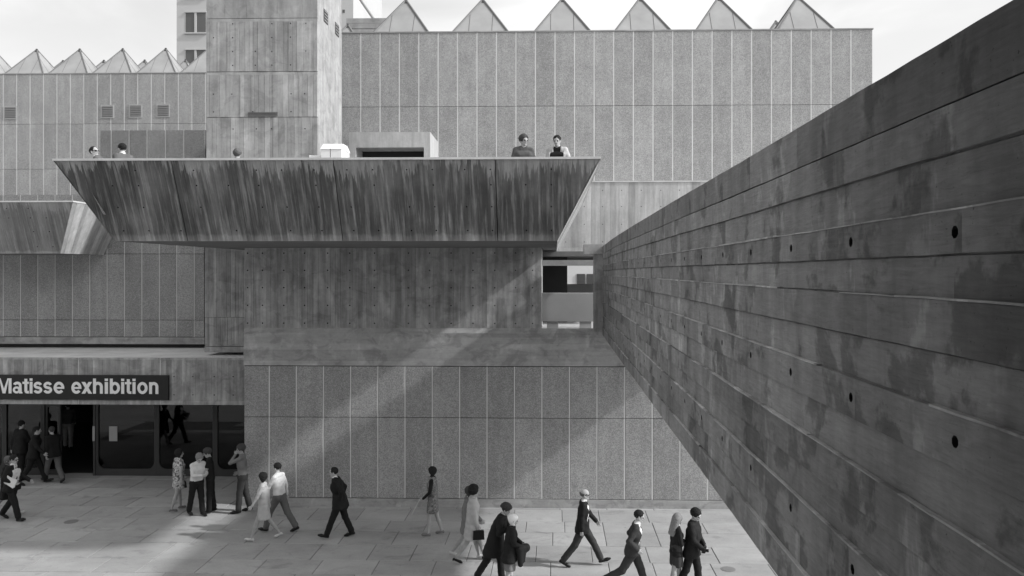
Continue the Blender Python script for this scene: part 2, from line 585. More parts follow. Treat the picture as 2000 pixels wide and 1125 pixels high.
# stone slabs, staggered row by row
rows = []
y = 15.95
k = 0
while y < 25.2:
    d = (0.97, 0.83, 1.05)[k % 3]
    rows.append((y, min(y + d, 25.25)))
    y += d
    k += 1
slab_cache = {}
count = 0
for k, (y0, y1) in enumerate(rows):
    x = -17.6 + (0.0, 0.62, 0.3, 0.95)[k % 4]
    if y0 < 17.5:
        x = -13.5 + (k % 2) * 0.62
    while x < 5.6:
        w = (1.28, 1.28, 0.98, 1.28, 1.55)[random.randrange(5)]
        key = (w, round(y1 - y0, 3))
        if key not in slab_cache:
            g, b, h = 0.0075, 0.007, 0.05
            W, D = w - 2 * g, y1 - y0 - 2 * g
            sm = MB()
            vs = [(0, 0, -h), (W, 0, -h), (W, D, -h), (0, D, -h), (0, 0, -b), (W, 0, -b), (W, D, -b), (0, D, -b), (b, b, 0), (W - b, b, 0), (W - b, D - b, 0), (b, D - b, 0)]
            sm.add(vs, [(0, 1, 5, 4), (1, 2, 6, 5), (2, 3, 7, 6), (3, 0, 4, 7), (4, 5, 9, 8), (5, 6, 10, 9), (6, 7, 11, 10), (7, 4, 8, 11), (8, 9, 10, 11)])
            slab_cache[key] = sm.mesh('paving_slab')
            slab_cache[key].materials.append(MAT['paving'])
        if y0 > YM and x > XB + 0.2:
            break
        o = bpy.data.objects.new('paving_slab', slab_cache[key])
        COL.objects.link(o)
        o.parent = plaza
        o.location = (x + 0.0075, y0 + 0.0075, random.uniform(-0.002, 0.003))
        o.rotation_euler = (R(random.uniform(-0.12, 0.12)), R(random.uniform(-0.1, 0.1)), 0)
        x += w
        count += 1
# the paving goes on beyond the slabs laid one by one
mb = MB()
for (a, b, c, d) in [(-60, 60, -30, 15.93), (-60, -17.7, 15.93, 60), (7.2, 60, 15.93, 60)]:
    mb.add([(a, c, -0.004), (b, c, -0.004), (b, d, -0.004), (a, d, -0.004)], [(0, 1, 2, 3)])
tag(mb.build('pavement', 'paving'), kind='structure')

# cast covers let into the paving
for px, py, r, lab in ((1422, 1112, 0.16, 'small round iron cover in the paving by the bridge wall'), (139, 1019, 0.17, 'small round iron cover in the paving near the left edge')):
    g_ = ground(px, py)
    cv = MB().tube((g_.x, g_.y, -0.03), (g_.x, g_.y, 0.007), r, 20)
    cv.tube((g_.x, g_.y, 0.0065), (g_.x, g_.y, 0.010), r * 0.8, 20)
    tag(cv.build('drain_cover', 'iron'), lab, 'drain cover')

# ------------------------------------------------------------------ lower gallery block
lower = thing('gallery_block', (0, YM, 0), 'lower gallery block with aggregate panels, a concrete band and a boarded wall above the plaza', 'building')
zP, zJ, zB0, zB1 = 0.23, 2.46, 3.89, 4.90
XO0, XO1 = X_(1057, YM), X_(1160, YM)                  # the opening beside the bridge
zSof = EYE + 0.65
mb = MB()
mb.box(XB + 0.01, 13.0, YM + 0.055, 33.0, 0.02, zB0)
mb.build('core', 'gap', lower)
mb = MB().box(XB - 0.02, 13.0, YM - 0.035, YM + 0.06, -0.03, zP - 0.008)
mb.build('plinth', 'conc_h', lower)
xs = [XB] + [XB + 0.715 + 0.757 * k for k in range(20)]
panel_wall(lower, xs, [zP, zJ, zB0 - 0.012], YM, 'agg_dark')
mb = MB()
board_sheet(mb, (0, YM, 0), (0, 0, 1), (1, 0, 0), (0, -1, 0), [zB0, zB0 + 0.13, zB0 + 0.29, zB0 + 0.44, zB0 + 0.61, zB0 + 0.78, zB0 + 0.90], XB, 13.0, 0.003, 0.05, depth=0.1, groove=0.0015,
            vcuts=[[XB + random.uniform(0.3, 3) + q * random.uniform(2.2, 3.4) for q in range(7)] for _ in range(6)])
mb.hexa([(XB, YM + 0.004, zB0 + 0.90), (13, YM + 0.004, zB0 + 0.90), (13, YM + 0.1, zB0 + 0.90), (XB, YM + 0.1, zB0 + 0.90),
         (XB, YM + 0.06, zB1 + 0.03), (13, YM + 0.06, zB1 + 0.03), (13, YM + 0.1, zB1 + 0.03), (XB, YM + 0.1, zB1 + 0.03)], 0.15)
mb.build('concrete_band', 'conc_h', lower)
MB().box(XB + 0.001, 13.0, YM + 0.101, 33.0, zB0, EYE - 1.66).build('terrace_floor', 'conc_lite', lower)
mb = MB()
ch = rnd_cuts(XB, XO0, 0.15, 0.3)
hx = [X_(p, YM) for p in (482, 514, 556, 599, 642, 684, 727, 792, 835, 878, 922, 966, 1008, 1041)]
hz = [Z_(p, YM) for p in (494, 528, 562, 597, 632)]
hl = []
for q in hx:                       # centre every tie hole on the board it falls on
    for i in range(len(ch) - 1):
        if ch[i] <= q < ch[i + 1]:
            hl += [((ch[i] + ch[i + 1]) / 2, z + 0.0001 * random.random()) for z in hz]
board_sheet(mb, (0, YM + 0.06, 0), (1, 0, 0), (0, 0, 1), (0, -1, 0), ch, zB1 + 0.03, zSof + 0.02, 0.007, 0.10, hl, 0.021, 0.08, 0.0025)
mb.build('boarded_wall', 'conc_v', lower)
MB().box(XB + 0.001, XO0 - 0.001, YM + 0.141, 24.4, EYE - 1.655, zSof + 0.3).build('wall_core', 'conc_plain', lower)
# pier and lintel where the bridge lands
MB().box(XO1, X_(1180, 21.7), 21.62, 22.3, EYE - 1.73, EYE + 0.46).build('pier', 'conc_v', lower)
MB().box(X_(1141, 21.6), X_(1188, 21.6), 21.58, 22.35, EYE + 0.462, EYE + 0.735).build('lintel', 'conc_plain', lower)
MB().box(XO0 + 0.002, 3.4, 23.0, 23.25, Z_(519, 23.0), Z_(508, 23.0)).build('cross_beam', 'conc_plain', lower)
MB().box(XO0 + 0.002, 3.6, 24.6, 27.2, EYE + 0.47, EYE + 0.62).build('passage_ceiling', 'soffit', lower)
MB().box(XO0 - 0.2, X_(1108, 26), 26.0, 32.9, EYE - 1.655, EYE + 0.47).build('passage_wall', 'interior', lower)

# low balustrade seen through the opening
bal = thing('balustrade', (0.35, 22.6, EYE - 1.66), 'low grey balustrade panel on short feet inside the opening beside the bridge', 'balustrade')
mb = MB().bevbox(X_(1058.5, 22.6), X_(1161, 22.6), 22.6, 22.72, Z_(628, 22.6), Z_(572, 22.6), 0.008)
mb.build('panel', 'panelgrey', bal)
for a, b in ((1068, 1090), (1132, 1155)):
    MB().box(X_(a, 22.6), X_(b, 22.6), 22.62, 22.7, EYE - 1.66, Z_(628, 22.6) + 0.004).build('foot', 'panelgrey', bal)

# pale block seen far through the opening
far = thing('far_block', (1.0, 62, 0), 'pale sunlit block with a window, far beyond the opening beside the bridge', 'building')
MB().box(-4.0, 9.0, 62.0, 68.0, 0, EYE + 4.0).build('wall', 'white', far)
mb = MB().box(X_(1127, 61.9), X_(1143, 61.9), 61.93, 61.99, Z_(556, 62), Z_(535, 62)).build('window', 'winglass', far)
mb = MB().box(X_(1146, 61.9), X_(1166, 61.9), 61.93, 61.99, Z_(556, 62), Z_(535, 62)).build('window', 'winglass', far)
low = MB().bevbox(X_(1100, 40), 5.0, 40.0, 40.4, 0, Z_(555, 40), 0.02).build('parapet_wall', 'panelgrey')
tag(low, 'dark low parapet wall beyond the opening, below the far pale block', 'wall')

# ------------------------------------------------------------------ upper gallery
upper = thing('upper_gallery', (0, YU, 0), 'long upper gallery clad in tall aggregate panels under a row of pointed rooflights', 'building')
xu0, xu1 = X_(667, YU) - 0.757, X_(1705, YU)
zu = [Z_(353, YU, 1200), Z_(207, YU, 1100), Z_(62, YU, 1100)]
xs = [xu0 + 0.757 * k for k in range(int((xu1 - xu0) / 0.757) + 1)]
xs[-1] = xu1
MB().box(xu0, xu1 - 0.005, YU + 0.055, 46, EYE + 0.62, zu[2] - 0.004).build('core', 'gap', upper)
panel_wall(upper, xs, zu, YU, 'agg', jw=0.020)
MB().box(xu0 - 0.01, xu1 + 0.015, YU - 0.02, 46, zu[2], zu[2] + 0.05).build('coping', 'conc_plain', upper)
YR = 27.0
mb = MB()
cr = rnd_cuts(-1.2, 12.0, 0.16, 0.3)
hl = [((cr[i] + cr[i + 1]) / 2, z + random.random() * 1e-4) for i in range(1, len(cr) - 1, 4) for z in (EYE + 1.0, EYE + 1.6, EYE + 2.2, EYE + 2.75)]
board_sheet(mb, (0, YR, 0), (1, 0, 0), (0, 0, 1), (0, -1, 0), cr, EYE + 0.82, Z_(356, YR, 1200), 0.006, 0.10, hl, 0.018, 0.08, 0.0025)
mb.box(-1.2, 12.0, YR - 0.004, YR + 0.08, EYE + 0.60, EYE + 0.815)
mb.build('boarded_parapet', 'conc_lite', upper)
MB().box(-1.2, 12.0, YR + 0.081, YU + 0.05, EYE + 0.62, Z_(356, YR, 1200) - 0.01).build('parapet_core', 'conc_plain', upper)
MB().box(-1.2, 12.02, YR - 0.03, YU - 0.01, Z_(356, YR, 1200), Z_(353, YR, 1200)).build('parapet_coping', 'conc_lip', upper)


def rooflight(root, cx, cy, z0, half, h, big=True):
    """square glazed pyramid: four sloping panels, hip ribs, glazing bars and a dark cap"""
    mb = MB()
    b = [(cx - half, cy - half, z0), (cx + half, cy - half, z0), (cx + half, cy + half, z0), (cx - half, cy + half, z0)]
    ap = (cx, cy, z0 + h)
    mb.add(b + [ap], [(0, 1, 4), (1, 2, 4), (2, 3, 4), (3, 0, 4), (3, 2, 1, 0)])
    mb.box(cx - half, cx + half, cy - half, cy + half, z0 - 0.3, z0 - 0.001)
    r = mb.build('rooflight', 'plastic', root)
    mb = MB()
    rr = 0.05 if big else 0.04
    for q in b:
        mb.tube(q, ap, rr, 6)
    for s in (-0.34, 0.34):
        t = 1 - abs(s)
        for (ux, uy) in ((1, 0), (0, 1)):
            for sg in (-1, 1):
                # bar running up the fall line from the eaves to the hip
                p0 = Vector((cx, cy, z0)) + Vector((ux, uy, 0)) * s * half + Vector((uy, ux, 0)) * sg * half
                p1 = Vector((cx, cy, z0 + h * t)) + Vector((ux, uy, 0)) * s * half + Vector((uy, ux, 0)) * sg * half * (1 - t)
                mb.tube(p0, p1, rr * 0.3, 5)
    mb.build('rib', 'rib', r)
    MB().tube((cx, cy, z0 + h - 0.16), (cx, cy, z0 + h + 0.04), 0.13 if big else 0.13, 8, 0.05).build('cap', 'cap', r)
    return r


PS = 3.19
yP = YU + 0.1 + PS / 2
za = Z_(-1, yP, 950)
for r in range(2):
    for px in (640, 793, 943, 1098, 1250, 1403, 1558):
        cx = X_(px, yP)
        if r == 1 or px > 700:
            rooflight(upper, cx, yP + r * PS, za - 2.05, 1.35, 2.05)

# doorway hood on the terrace
YH = 28.75
hood = thing('doorway_hood', (X_(765, YH), YH, EYE + 1.2), 'concrete doorway hood with a splayed dark opening on the terrace', 'doorway')
hx0, hx1, hzt = X_(682, YH), X_(840, YH), Z_(258, YH, 760)
ix0, ix1, iz = X_(695, YH), X_(828, YH), Z_(288, YH, 760)
jx0, jx1, jz = X_(708, YH + 0.9), X_(828, YH + 0.9), Z_(296, YH + 0.9, 760)
mb = MB()
zf = EYE + 1.2
mb.add([(hx0, YH, zf), (ix0, YH, zf), (ix0, YH, iz), (hx0, YH, hzt), (ix1, YH, iz), (hx1, YH, hzt), (ix1, YH, zf), (hx1, YH, zf)],
       [(0, 1, 2, 3), (3, 2, 4, 5), (4, 6, 7, 5)])
mb.add([(ix0, YH, zf), (ix0, YH, iz), (ix1, YH, iz), (ix1, YH, zf), (jx0, YH + 0.9, zf), (jx0, YH + 0.9, jz), (jx1, YH + 0.9, jz), (jx1, YH + 0.9, zf)],
       [(0, 1, 5, 4), (1, 2, 6, 5), (2, 3, 7, 6)])
mb.add([(hx0, YH, hzt), (hx1, YH, hzt), (hx1, YU, hzt - 0.05), (hx0, YU, hzt - 0.05), (hx1, YH, zf), (hx1, YU, zf), (hx0, YH, zf), (hx0, YU, zf)],
       [(0, 1, 2, 3), (1, 4, 5, 2), (6, 0, 3, 7)])
mb.build('surround', 'conc_lite', hood)
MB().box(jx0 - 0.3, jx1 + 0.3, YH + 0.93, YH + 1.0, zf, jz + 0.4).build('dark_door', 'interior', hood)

# white ventilator box beside the tower
YV = 23.2
vent = thing('roof_ventilator', (X_(645, YV), YV, EYE + 1.2), 'bright white box on the terrace at the foot of the tower', 'box')
a0, a1, a2 = X_(627, YV), X_(645, YV), X_(667, YV)
z0, z1, z2 = EYE + 1.2, Z_(291, YV, 640), Z_(279, YV, 640)
for (p, q) in ((a0, a1 - 0.012), (a1 + 0.012, a2)):
    mb = MB()
    mb.hexa([(p, YV, z0), (q, YV, z0), (q, YV + 0.9, z0), (p, YV + 0.9, z0), (p, YV, z1), (q, YV, z1), (q, YV + 0.9, z1), (p, YV + 0.9, z1)])
    mb.hexa([(p - 0.02, YV - 0.02, z1 + 0.002), (q + 0.008, YV - 0.02, z1 + 0.002), (q + 0.02, YV + 0.92, z1 + 0.002), (p - 0.02, YV + 0.92, z1 + 0.002),
             (p + 0.005, YV + 0.2, z2), (q - 0.005, YV + 0.2, z2), (q - 0.005, YV + 0.7, z2), (p + 0.005, YV + 0.7, z2)])
    mb.build('casing', 'white', vent)
MB().bevbox(X_(601, YV), a0 - 0.03, YV + 0.1, YV + 0.7, z0, Z_(302, YV, 640), 0.03).build('low_tray', 'white', vent)

# ------------------------------------------------------------------ stair tower
tower = thing('stair_tower', (X_(510, YT), YT, 0), 'tall board-marked concrete tower rising behind the balcony', 'tower')
tx0, tx1 = X_(403, YT), X_(620, YT)
zt = [EYE + 1.15, Z_(229, YT, 500), Z_(140, YT, 500), Z_(36, YT, 500), EYE + 13.5]
tmats = 'conc_tower'
for j in range(4):
    mb = MB()
    ct = rnd_cuts(tx0, tx1, 0.15 if j < 3 else 0.6, 0.35)
    hl = []
    for px in (422, 456, 497, 530, 564, 598):
        q = X_(px, YT)
        for i in range(len(ct) - 1):
            if ct[i] <= q < ct[i + 1]:
                n = 3 if j < 2 else 4
                for r in range(n):
                    if random.random() < 0.2:
                        continue
                    hl.append(((ct[i] + ct[i + 1]) / 2, zt[j] + (zt[j + 1] - zt[j]) * (0.12 + 0.78 * r / (n - 1)) + random.random() * 1e-4))
    rel, tn = ((0.008, 0.10), (0.016, 0.13), (0.02, 0.13), (0.004, 0.04))[j]
    board_sheet(mb, (0, YT, 0), (1, 0, 0), (0, 0, 1), (0, -1, 0), ct, zt[j] + 0.008, zt[j + 1] - (0.10 if 0 < j < 3 else 0.008), rel, tn, hl, 0.021, 0.09, 0.003)
    if 0 < j < 3:
        mb.box(tx0, tx1, YT - 0.004, YT + 0.09, zt[j + 1] - 0.098, zt[j + 1] - 0.008, 0.08)
    mb.build('boarded_lift', tmats, tower)
MB().box(tx0 + 0.002, tx1 - 0.002, YT + 0.091, X_(620, YT) / X_(667, 1.0), EYE + 1.15, EYE + 13.5).build('shaft', 'conc_tower', tower)
sl = MB()
sx0, sx1, sz = X_(485, YT), X_(542, YT), Z_(223, YT, 510)
sl.box(sx0, sx1, YT - 0.024, YT + 0.02, sz - 0.06, sz + 0.06)
s_ = sl.build('slot_vent', 'gap', tower)
for k in range(3):
    z = sz - 0.05 + k * 0.04
    MB().box(sx0 + 0.01, sx1 - 0.01, YT - 0.05, YT - 0.023, z - 0.006, z + 0.006).build('slat', 'louvre', s_)
for px, py in ((636, 33), (658, 58)):
    y = tx1 / X_(px, 1.0)
    z = Z_(py, y, px)
    v = MB().box(tx1 - 0.01, tx1 + 0.012, y - 0.22, y + 0.22, z - 0.2, z + 0.2).build('side_vent', 'gap', tower)
    for k in range(4):
        MB().box(tx1 + 0.011, tx1 + 0.03, y - 0.2, y + 0.2, z - 0.17 + k * 0.1, z - 0.14 + k * 0.1).build('slat', 'louvre', v)

# ------------------------------------------------------------------ far left gallery
left = thing('left_gallery', (X_(200, YL), YL, 0), 'distant gallery wall of pale panels with pyramid rooflights at upper left', 'building')
xl0, xl1 = X_(6.3, YL) - 0.76 * 8, X_(403, YL)
xs = [xl0 + 0.76 * k for k in range(int((xl1 + 2 - xl0) / 0.76) + 1)]
zl = [Z_(430, YL, 200), Z_(330, YL, 200), Z_(242, YL, 200), Z_(144, YL, 200)]
MB().box(xl0, xs[-1], YL + 0.055, YL + 16, 0, zl[-1] - 0.004).build('core', 'gap', left)
panel_wall(left, xs, zl, YL, 'agg', jw=0.021, vgap=0.026)
MB().box(xl0, xs[-1], YL - 0.02, YL + 16, zl[-1], zl[-1] + 0.05).build('coping', 'conc_plain', left)
for px, py in ((20.5, 220), (210, 218), (265, 217), (319, 216)):
    c = at(px, py, YL)
    w = 0.31
    f = MB()
    f.box(c.x - w - 0.06, c.x + w + 0.06, YL - 0.03, YL + 0.01, c.z - w - 0.06, c.z - w)
    f.box(c.x - w - 0.06, c.x + w + 0.06, YL - 0.03, YL + 0.01, c.z + w, c.z + w + 0.06)
    f.box(c.x - w - 0.06, c.x - w, YL - 0.03, YL + 0.01, c.z - w, c.z + w)
    f.box(c.x + w, c.x + w + 0.06, YL - 0.03, YL + 0.01, c.z - w, c.z + w)
    fr = f.build('louvred_vent', 'winframe', left)
    MB().box(c.x - w, c.x + w, YL - 0.012, YL + 0.004, c.z - w, c.z + w).build('backing', 'louvre', fr)
    for k in range(6):
        z = c.z - w + 0.05 + k * 0.1
        MB().hexa([(c.x - w, YL - 0.05, z), (c.x + w, YL - 0.05, z), (c.x + w, YL - 0.014, z + 0.04), (c.x - w, YL - 0.014, z + 0.04),
                   (c.x - w, YL - 0.05, z + 0.012), (c.x + w, YL - 0.05, z + 0.012), (c.x + w, YL - 0.014, z + 0.052), (c.x - w, YL - 0.014, z + 0.052)]).build('slat', 'louvre', fr)
YLP = YL + 0.1 + 1.215
zap = Z_(96, YLP, 200)
for r in range(2):
    for px in (-96, -12, 72, 156, 240, 324, 408):
        rooflight(left, X_(px, YLP), YLP + r * 2.43, zap - 1.66, 1.10, 1.66, False)

# dark panelled box on the terrace left of the tower
YD = 36.0
dbx = thing('plant_room', (X_(300, YD), YD, EYE), 'low darker panelled box between the distant gallery and the tower', 'building')
xs = [X_(195, YD)] + [X_(p, YD) for p in (217, 252, 287, 323, 359, 401)]
zt_ = [Z_(330, YD, 300), Z_(254, YD, 300)]
MB().box(xs[0], xs[-1], YD + 0.055, YD + 5, 0, zt_[1] - 0.003).build('core', 'gap', dbx)
panel_wall(dbx, xs, zt_, YD, 'agg_box', jw=0.012)

# ------------------------------------------------------------------ left middle wall and column
mid = thing('middle_wall', (X_(200, YMID), YMID, 0), 'shaded panel wall between the entrance canopy and the left balcony', 'wall')
xs = [X_(5.9, YMID) + 0.601 * k for k in range(-4, 12)]
xs = [x for x in xs if x < X_(398, YMID) - 0.2] + [X_(400, YMID)]
zm = [Z_(658, YMID, 200), Z_(625, YMID, 200), Z_(496, YMID, 200), Z_(380, YMID, 200)]
MB().box(xs[0], xs[-1], YMID + 0.055, YMID + 4, zm[0], zm[3]).build('core', 'gap', mid)
panel_wall(mid, xs, zm, YMID, 'agg_dark', jw=0.014)
MB().bevbox(xs[0], xs[-1], YMID - 0.02, YMID + 4, Z_(672, YMID, 200), zm[0] - 0.01, 0.01).build('base_band', 'conc_h', mid)
YC = YT
cx0, cx1 = X_(400, YC), XB - 0.01
zc = Z_(620, YC, 430)
mb = MB()
board_sheet(mb, (0, YC, 0), (1, 0, 0), (0, 0, 1), (0, -1, 0), rnd_cuts(cx0, cx1, 0.13), zc + 0.01, EYE + 1.14, 0.008, 0.14, (), 0.02, 0.08, 0.003)
board_sheet(mb, (0, YC + 0.015, 0), (1, 0, 0), (0, 0, 1), (0, -1, 0), rnd_cuts(cx0, cx1, 0.07), Z_(676, YC, 430), zc, 0.008, 0.14, (), 0.02, 0.08, 0.003)
mb.box(cx0 - 0.005, cx1, YC - 0.01, YC + 0.09, Z_(688, YC, 430), Z_(677, YC, 430))
mb.build('boarded_foot', 'conc_v', tower)
MB().box(cx0 + 0.003, cx1, YC + 0.091, 26.6, Z_(688, YC, 430), EYE + 1.14).build('foot_core', 'conc_plain', tower)


# ------------------------------------------------------------------ trough balconies
def trough(name, label, xb0, xb1, xt0, xt1, yb, yt, zb, ztop, yback, front_mat, end_mat, joints, flare=0.0):
    root = thing(name, ((xb0 + xb1) / 2, yb, zb), label, 'balcony')
    V = Vector((0, yt - yb, ztop - zb))
    Lv = V.length
    Vn = V / Lv
    Nn = Vector((0, -(ztop - zb), yt - yb)).normalized()
    # front: leaning boarded face; ends follow the slanting corners
    lip = 0.045

    def v0(u):
        if u < xb0:
            return min(Lv - 0.05, Lv * (xb0 - u) / max(1e-6, xb0 - xt0))
        if u > xb1:
            return min(Lv - 0.05, Lv * (u - xb1) / max(1e-6, xt1 - xb1))
        return 0.0
    edges = [xt0] + joints + [xt1]
    for s in range(len(edges) - 1):
        g = 0.007
        a, b = edges[s] + (g if s else 0.002), edges[s + 1] - (g if s < len(edges) - 2 else 0.002)
        ct = rnd_cuts(a, b, 0.17, 0.3)
        for xc in (xb0, xb1):
            if a + 0.05 < xc < b - 0.05:
                ct = sorted([c for c in ct if abs(c - xc) > 0.05] + [xc])
        hl = []
        hs = [c for c in (np.arange(math.floor(a / 0.62), math.ceil(b / 0.62) + 1) * 0.62)]
        for q in hs:
            for i in range(len(ct) - 1):
                if ct[i] <= q < ct[i + 1]:
                    hl += [((ct[i] + ct[i + 1]) / 2, Lv * w + random.random() * 1e-4) for w in (0.13, 0.42, 0.68, 0.86) if random.random() < 0.7]
        mb = MB()
        board_sheet(mb, (0, yb, zb), (1, 0, 0), Vn, Nn, ct, v0, Lv - lip - 0.004, 0.006, 0.09, hl, 0.017, 0.07, 0.002)
        mb.build('front_panel', front_mat, root)
    # leaning ends, soffit, deck and inner faces
    T = 0.30

    def fx_(y):                                   # the far end splays outwards behind the front
        return -flare * min(max(0.0, y - yt - 0.25), 6.0)
    mb = MB()
    o = 0.075
    mb.add([(xb0, yb + o, zb), (xb1, yb + o, zb), (xb1, yback, zb), (xb0, yback, zb)], [(3, 2, 1, 0)])
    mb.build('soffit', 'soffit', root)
    for (xb, xt, nm) in ((xb0, xt0, 'end_panel'), (xb1, xt1, 'end_panel')):
        mb = MB()
        sg = 1 if xt > xb else -1
        n = 14
        ys = [yb + (yback - yb) * i / n for i in range(n + 1)]
        for i in range(n):
            t = random.gauss(0, 0.10)
            d = random.uniform(0, 0.012) * sg
            f = [(yt + (yback - yt) * (i + e) / n) for e in (0, 1)]
            e0, e1 = (fx_(f[0]), fx_(f[1])) if sg < 0 else (0, 0)
            mb.add([(xb + d, ys[i], zb), (xb + d, ys[i + 1], zb), (xt + d + e1, f[1], ztop - lip), (xt + d + e0, f[0], ztop - lip)], [(0, 1, 2, 3)], t)
        mb.build(nm, end_mat, root)
    mb = MB()
    c = 0.02
    mb.box(xt0 - c, xt1 + c, yt - c, yt + T, ztop - lip, ztop)
    for (ya, yc) in ((yt + T, yt + 6.25), (yt + 6.25, yback)) if flare else ((yt + T, yback),):
        xa, xc = xt0 + fx_(ya), xt0 + fx_(yc)
        mb.hexa([(xa - c, ya, ztop - lip), (xa + T, ya, ztop - lip), (xc + T, yc, ztop - lip), (xc - c, yc, ztop - lip), (xa - c, ya, ztop), (xa + T, ya, ztop), (xc + T, yc, ztop), (xc - c, yc, ztop)])
    mb.box(xt1 - T, xt1 + c, yt + T, yback, ztop - lip, ztop)
    mb.build('coping', 'conc_lip', root)
    zd = zb + 0.55
    w = (zd - zb) / (ztop - zb)                   # the inner faces lean with the outer ones
    yi, xi0, xi1 = yb + (yt - yb) * w + T, xb0 + (xt0 - xb0) * w + T, xb1 + (xt1 - xb1) * w - T
    zi = ztop - lip - 0.001
    mb = MB()
    mb.add([(xt0 + T, yt + T, zi), (xt1 - T, yt + T, zi), (xi1, yi, zd), (xi0, yi, zd)], [(0, 1, 2, 3)])
    for (ya, yc) in ((yt + T, yt + 6.25), (yt + 6.25, yback)) if flare else ((yt + T, yback),):
        mb.add([(xt0 + T + fx_(ya), ya, zi), (xi0 + fx_(ya), ya, zd), (xi0 + fx_(yc), yc, zd), (xt0 + T + fx_(yc), yc, zi)], [(0, 1, 2, 3)])
    mb.add([(xt1 - T, yt + T, zi), (xi1, yi, zd), (xi1, yback, zd), (xt1 - T, yback, zi)], [(0, 1, 2, 3)])
    mb.build('inner_face', 'conc_plain', root)
    mb = MB()
    mb.add([(xi0, yi, zd), (xi1, yi, zd), (xi1, yback, zd), (xi0 + fx_(yback), yback, zd), (xi0 + fx_(yback), yt + 6.25, zd)] if flare else [(xi0, yi, zd), (xi1, yi, zd), (xi1, yback, zd), (xi0, yback, zd)],
           [(0, 1, 2, 3, 4)] if flare else [(0, 1, 2, 3)])
    mb.build('deck', 'conc_plain', root)
    return root


yb, yt_ = 16.85, 16.08
zbm, ztm = EYE + 0.65, Z_(308, yt_, 640)
MAT['conc_drip'] = concrete('rain_stained_concrete', 0.32, (8, 0, 0.6), 0.5, 0.45, 0.0, 0.8, 0.3, (zbm, ztm, 0.70))
MAT['conc_drip_left'] = concrete('streaked_concrete', 0.30, (6, 0, 0.3), 0.6, 0.3, 0.0, 1.0, 0.25, (EYE + 0.5, EYE + 2.1, 0.35))
trough('terrace_balcony', 'big rain-streaked concrete balcony with outward leaning front across the centre',
       X_(225, yb), X_(1088, yb), X_(105, yt_), X_(1172, yt_), yb, yt_, zbm, ztm, 30.6, 'conc_drip', 'conc_lite', [X_(p, yt_) for p in (333, 650, 967)], 0.28)
ylb, ylt = 24.3, 23.7
trough('low_balcony', 'smaller streaked concrete balcony with a sunlit end at the left edge',
       -26.0, X_(118, ylb), -26.7, X_(142, ylt), ylb, ylt, Z_(495, ylb, 118), Z_(392, ylt, 100), 26.65, 'conc_drip_left', 'conc_lite', [X_(-150, ylt)])

# ------------------------------------------------------------------ entrance canopy, sign and glazing
YF, YG = 23.6, 24.9
zf0, zf1 = Z_(790, YF, 240), Z_(699, YF, 240)
can = thing('entrance_canopy', (-17, YF, zf0), 'concrete entrance canopy with a roof coloured bright as if sunlit, beside the panel block', 'canopy')
edges = [X_(-330, YF), X_(-165, YF), X_(-4, YF), X_(153, YF), X_(313, YF), XB - 0.012]
for s in range(5):
    a, b = edges[s] + 0.012, edges[s + 1] - (0.012 if s < 4 else 0)
    mb = MB()
    ct = rnd_cuts(a, b, 0.15)
    hl = [((ct[i] + ct[i + 1]) / 2, z + random.random() * 1e-4) for i in range(2, len(ct) - 1, 4) for z in (zf0 + 0.3, zf0 + 0.85)]
    board_sheet(mb, (0, YF, 0), (1, 0, 0), (0, 0, 1), (0, -1, 0), ct, zf0 + 0.12, zf1 - 0.06, 0.005, 0.09, hl, 0.018, 0.08, 0.002)
    mb.box(a, b, YF - 0.006, YF + 0.08, zf0, zf0 + 0.118, 0.15)
    mb.box(a, b, YF - 0.012, YF + 0.08, zf1 - 0.058, zf1, 0.2)
    mb.build('fascia_panel', 'conc_v', can)
    if s < 4:
        MB().box(b + 0.001, b + 0.023, YF + 0.002, YF + 0.06, zf0, zf1).build('joint_strip', 'joint', can)
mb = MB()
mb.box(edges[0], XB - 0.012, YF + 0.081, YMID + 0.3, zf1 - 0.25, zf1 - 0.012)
mb.build('roof', 'roof_lit', can)
mb = MB()
mb.box(edges[0], XB - 0.012, YF + 0.081, 34.0, zf0 + 0.02, zf0 + 0.3)
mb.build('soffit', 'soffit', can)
MB().box(edges[0], XB - 0.012, YMID + 0.301, YMID + 0.5, zf1 - 0.25, zf1 + 0.9).build('back_upstand', 'gap', can)

sgn = thing('exhibition_sign', (X_(160, YF), YF - 0.03, Z_(780, YF, 160)), 'long dark sign board with white lettering on the canopy fascia', 'sign')
sx0, sx1 = X_(-60, YF), X_(331, YF)
sz0, sz1 = Z_(780, YF, 160), Z_(732, YF, 160)
MB().bevbox(sx0, sx1, YF - 0.075, YF - 0.014, sz0, sz1, 0.01).build('board', 'sign', sgn)


def ribbon(pts, w, closed=False, taper=None):
    """flat stroke along a 2D polyline"""
    n = len(pts)
    out_l, out_r = [], []
    for i in range(n):
        p0 = Vector(pts[(i - 1) % n] if (closed or i) else pts[0])
        p1 = Vector(pts[(i + 1) % n] if (closed or i < n - 1) else pts[-1])
        t = (p1 - p0).normalized()
        nn = Vector((-t.y, t.x))
        ww = w if taper is None else w * taper[i]
        out_l.append(Vector(pts[i]) + nn * ww / 2)
        out_r.append(Vector(pts[i]) - nn * ww / 2)
    q = []
    m_ = n if closed else n - 1
    for i in range(m_):
        j = (i + 1) % n
        q.append([out_l[i], out_r[i], out_r[j], out_l[j]])
    return q


def arc(cx, cy, rx, ry, a0, a1, n=14):
    return [(cx + rx * math.cos(R(a0 + (a1 - a0) * i / n)), cy + ry * math.sin(R(a0 + (a1 - a0) * i / n))) for i in range(n + 1)]


def rect(x0, x1, y0, y1):
    return [[Vector((x0, y0)), Vector((x1, y0)), Vector((x1, y1)), Vector((x0, y1))]]


